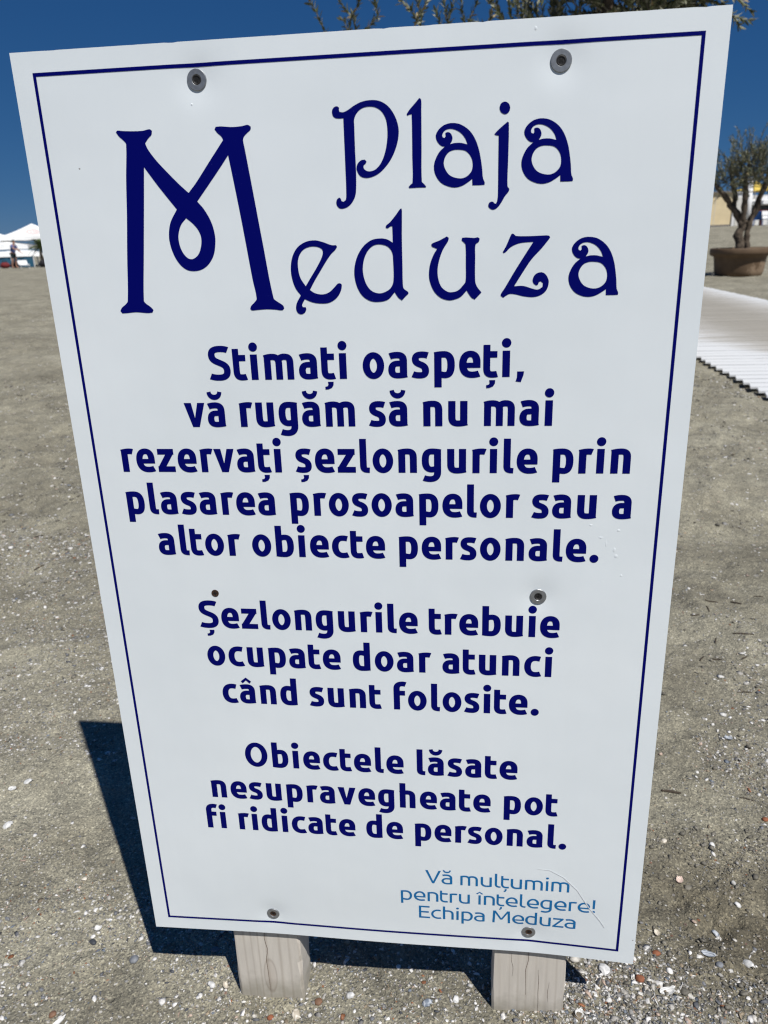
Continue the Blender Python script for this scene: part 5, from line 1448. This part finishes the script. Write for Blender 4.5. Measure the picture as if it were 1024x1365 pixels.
# person: one skinned body, with hair and clothes as children
def skin_obj(name, verts, edges, radii, mat, parent, root_i=0, sub=2):
    me = bpy.data.meshes.new(name)
    me.from_pydata(verts, edges, [])
    o = bpy.data.objects.new(name, me)
    COL.objects.link(o)
    sk = o.modifiers.new('skin', 'SKIN')
    for i, r_ in enumerate(radii):
        me.skin_vertices[0].data[i].radius = (r_, r_) if not isinstance(r_, tuple) else r_
        me.skin_vertices[0].data[i].use_root = (i == root_i)
    sb = o.modifiers.new('sub', 'SUBSURF'); sb.levels = sub; sb.render_levels = sub
    dg = bpy.context.evaluated_depsgraph_get()
    ev = bpy.data.meshes.new_from_object(o.evaluated_get(dg))
    o.modifiers.clear()
    o.data = ev
    ev.materials.clear(); ev.materials.append(mat)
    ev.polygons.foreach_set('use_smooth', [True] * len(ev.polygons))
    o.parent = parent
    return o

def person(x, y, rz, label):
    z0 = gz(x, y)
    root = empty('person', (x, y, z0), label, 'person', None, rz)
    # facing +x, leaning forward a little, right arm reaching out towards the lounger
    V_ = [(0.00, 0, 0.80), (0.02, 0, 0.92), (0.08, 0, 1.10), (0.12, 0, 1.24), (0.16, 0, 1.31), (0.19, 0, 1.40), (0.20, 0, 1.48),
          (0.00, 0.09, 0.76), (0.05, 0.10, 0.43), (0.00, 0.10, 0.08), (0.13, 0.11, 0.025),
          (0.00, -0.09, 0.76), (-0.02, -0.10, 0.43), (-0.12, -0.10, 0.08), (0.01, -0.11, 0.025),
          (0.12, 0.18, 1.21), (0.20, 0.22, 0.98), (0.36, 0.20, 0.86), (0.43, 0.19, 0.83),
          (0.12, -0.18, 1.21), (0.30, -0.21, 1.06), (0.50, -0.19, 1.00), (0.57, -0.18, 0.98)]
    E_ = [(0, 1), (1, 2), (2, 3), (3, 4), (4, 5), (5, 6), (0, 7), (7, 8), (8, 9), (9, 10), (0, 11), (11, 12), (12, 13), (13, 14),
          (3, 15), (15, 16), (16, 17), (17, 18), (3, 19), (19, 20), (20, 21), (21, 22)]
    R_ = [0.135, 0.12, 0.13, 0.125, 0.055, 0.085, 0.075, 0.085, 0.058, 0.038, 0.032, 0.085, 0.058, 0.038, 0.032, 0.055, 0.042, 0.028, 0.032, 0.055, 0.042, 0.028, 0.032]
    # five fingers on each hand
    for wi, sgn in ((18, 1), (22, -1)):
        bx_, by_, bz_ = V_[wi]
        for k, (dy, ln) in enumerate(((-0.026, 0.062), (-0.009, 0.075), (0.009, 0.070), (0.026, 0.055))):
            i = len(V_)
            V_ += [(bx_ + 0.04, by_ + dy, bz_ - 0.008), (bx_ + 0.04 + ln * 0.55, by_ + dy * 1.1, bz_ - 0.018), (bx_ + 0.04 + ln, by_ + dy * 1.1, bz_ - 0.045)]
            E_ += [(wi, i), (i, i + 1), (i + 1, i + 2)]; R_ += [0.010, 0.009, 0.008]
        i = len(V_)
        V_ += [(bx_ + 0.015, by_ - sgn * 0.035, bz_ - 0.005), (bx_ + 0.05, by_ - sgn * 0.055, bz_ - 0.012)]
        E_ += [(wi, i), (i, i + 1)]; R_ += [0.011, 0.009]
    # nose
    body = skin_obj('body', V_, E_, R_, M_SKIN, root, 0, 1)
    skin_obj('hair', [(0.165, 0, 1.40), (0.165, 0, 1.46), (0.185, 0, 1.52), (0.235, 0, 1.53)], [(0, 1), (1, 2), (2, 3)], [0.07, 0.085, 0.08, 0.05], M_HAIR, root)
    skin_obj('shirt', [(0.00, 0, 0.82), (0.03, 0, 0.95), (0.08, 0, 1.10), (0.12, 0, 1.24), (0.15, 0, 1.29), (0.12, 0.17, 1.22), (0.17, 0.215, 1.06), (0.12, -0.17, 1.22), (0.23, -0.205, 1.11)],
             [(0, 1), (1, 2), (2, 3), (3, 4), (3, 5), (5, 6), (3, 7), (7, 8)], [0.155, 0.14, 0.145, 0.14, 0.075, 0.075, 0.058, 0.075, 0.058], M_SHIRT, root)
    skin_obj('shorts', [(0.0, 0, 0.84), (0.00, 0.09, 0.75), (0.03, 0.10, 0.52), (0.00, -0.09, 0.75), (-0.01, -0.10, 0.52)], [(0, 1), (1, 2), (0, 3), (3, 4)], [0.135, 0.095, 0.075, 0.095, 0.075], M_SHORTS, root)
    for sg in (-1, 1):
        mb = MB()
        mb.lathe([(0.0, -0.008), (0.008, -0.005), (0.009, 0.0), (0.006, 0.006), (0.0, 0.008)], 10, 0.278, 0.03 * sg, 1.44)
        mb.build('eye', M_HAIR, body)
    mb = MB()
    mb.add([(0.272, -0.012, 1.405), (0.272, 0.012, 1.405), (0.30, 0.0, 1.408), (0.278, 0.0, 1.445)], [(0, 2, 1), (0, 3, 2), (1, 2, 3)])
    mb.build('nose', M_SKIN, body)
    mb = MB(); mb.box(0.262, 0.279, -0.022, 0.022, 1.378, 1.386); mb.build('mouth', M_EMBLEM, body)
    for sg in (-1, 1):
        mb = MB(); mb.lathe([(0.0, -0.03), (0.012, -0.02), (0.014, 0.0), (0.012, 0.02), (0.0, 0.03)], 8, 0.19, 0.083 * sg, 1.43)
        mb.build('ear', M_SKIN, body)
    return root
person(-26.75, 43.0, -0.15, 'person in a blue top and dark shorts leaning forward beside the white shelter')

# ------------------------------------------------------------------ far right: huts, mast, parasols, chairs
bz_ = gz(24, 66)
bar = empty('beach_bar', (24.6, 67.0, bz_), 'long white beach bar with a shady open front far right behind the parasols', 'bar')
mb = MB(); mb.box(-5.2, 6, 0.0, 4, -0.3, 0.75); mb.build('counter', M_WHITEWALL, bar)
mb = MB(); mb.box(-5.2, 6, 0.6, 4, 0.753, 1.75); mb.build('front_shade_block', M_SHADEOPEN, bar)  # solid block painted dark in place of the shade inside the bar
mb = MB(); mb.box(-5.3, 6.1, -0.3, 4.2, 1.753, 2.25); mb.build('fascia', M_WHITEWALL, bar)
for x in (-5.0, -3.2, -1.4, 0.4, 2.2, 4.0):
    mb = MB(); mb.box(x - 0.07, x + 0.07, 0.05, 0.2, 0.753, 1.75); mb.build('pillar', M_WHITEWALL, bar)

hz = gz(17.0, 61)
hut = empty('beach_hut', (16.6, 60.0, hz), 'tan beach hut with a low flat roof behind the olive tree', 'hut')
mb = MB(); mb.box(-1.75, 1.50, 0, 3.2, -0.3, 2.25); mb.build('wall', M_TAN, hut)
mb = MB(); mb.box(-1.9, 1.53, -0.15, 3.4, 2.253, 2.36); mb.build('roof', M_ROOF, hut)
mb = MB(); mb.box(-1.76, 1.51, -0.02, -0.003, -0.3, 0.12); mb.build('plinth', M_ROOF, hut)
mb = MB()
for x in (-0.7, 0.35): mb.box(x - 0.015, x + 0.015, -0.014, -0.002, 0.14, 2.24)
mb.build('batten', M_PALE, hut)
wz = gz(18.66, 59.9)
wk = empty('white_kiosk', (18.66, 59.9, wz), 'white kiosk wall standing beside the tan hut', 'kiosk')
mb = MB(); mb.box(-0.50, 0.55, 0, 2.0, -0.3, 2.2); mb.build('wall', M_WHITEWALL, wk)
mb = MB(); mb.box(-0.55, 0.60, -0.1, 2.1, 2.203, 2.28); mb.build('roof', M_WHITEWALL, wk)
mb = MB(); mb.box(-0.3, 0.3, -0.03, -0.003, 0.0, 1.9); mb.build('door', M_PALE, wk)
mz = gz(19.3, 60)
ms = empty('white_mast', (19.28, 60.0, mz), 'thick white mast between the olive stems', 'mast')
mb = MB(); mb.tube([(0, 0, -0.2), (-0.1, 0, 3.0)], [0.22, 0.2], 16); mb.build('shaft', M_WHITEWALL, ms, True)
mb = MB(); mb.lathe([(0.0, 0.0), (0.24, 0.0), (0.24, 0.12), (0.0, 0.16)], 16, -0.1, 0, 3.0); mb.build('cap', M_PALE, ms, True)
parasol(20.7, 63.5, 1.05, 3.60, 4.22, M_YELLOW, 'yellow parasol peeping out beside the white mast', 0.12, False, 0.4, None)
parasol(21.5, 61.8, 1.75, 2.75, 3.25, M_CANVAS, 'white parasol under the yellow one at the right edge', 0.25, False, 0.2, None)
parasol(22.6, 59.6, 1.9, 1.95, 2.35, M_PALE, 'lower cream parasol over the red seats at the right edge', 0.15, False, 0.1, None)
def low_chair(x, y, mat, label, rz):
    z0 = gz(x, y)
    root = empty('beach_chair', (x, y, z0), label, 'chair', None, rz)
    mb = MB(); mb.box(-0.27, 0.27, -0.27, 0.27, 0.38, 0.44); mb.build('seat', mat, root)
    mb = MB(); mb.add([(-0.27, 0.27, 0.42), (0.27, 0.27, 0.42), (0.25, 0.38, 0.90), (-0.25, 0.38, 0.90), (-0.27, 0.23, 0.44), (0.27, 0.23, 0.44), (0.25, 0.34, 0.91), (-0.25, 0.34, 0.91)],
        [(0, 3, 2, 1), (4, 5, 6, 7), (0, 1, 5, 4), (1, 2, 6, 5), (2, 3, 7, 6), (3, 0, 4, 7)]); mb.build('backrest', mat, root)
    for lx in (-0.24, 0.24):
        for ly in (-0.24, 0.24):
            mb = MB(); mb.tube([(lx * 1.05, ly * 1.05, -0.02), (lx, ly, 0.38)], 0.022, 6); mb.build('leg', mat, root)
        mb = MB(); mb.box(lx - 0.03, lx + 0.03, -0.25, 0.28, 0.60, 0.64); mb.build('armrest', mat, root)
    return root
low_chair(18.55, 55.5, M_BLUEP, 'blue plastic chair below the white parasol', 2.7)
low_chair(18.92, 54.8, M_WHITEWALL, 'white plastic chair next to the blue one', 0.4)
# dark red bench with table
rz_ = gz(20, 57)
rb = empty('red_bench', (19.9, 57.0, rz_), 'dark red bench under the parasols at the right edge', 'bench')
mb = MB(); mb.box(-0.8, 0.9, -0.25, 0.25, 0.36, 0.46); mb.build('seat', M_REDC, rb)
mb = MB(); mb.box(-0.8, 0.9, 0.2, 0.28, 0.48, 0.95); mb.build('backrest', M_REDC, rb)
for x in (-0.7, 0.8):
    mb = MB(); mb.box(x - 0.04, x + 0.04, -0.22, 0.22, -0.05, 0.357); mb.build('leg', M_REDC, rb)
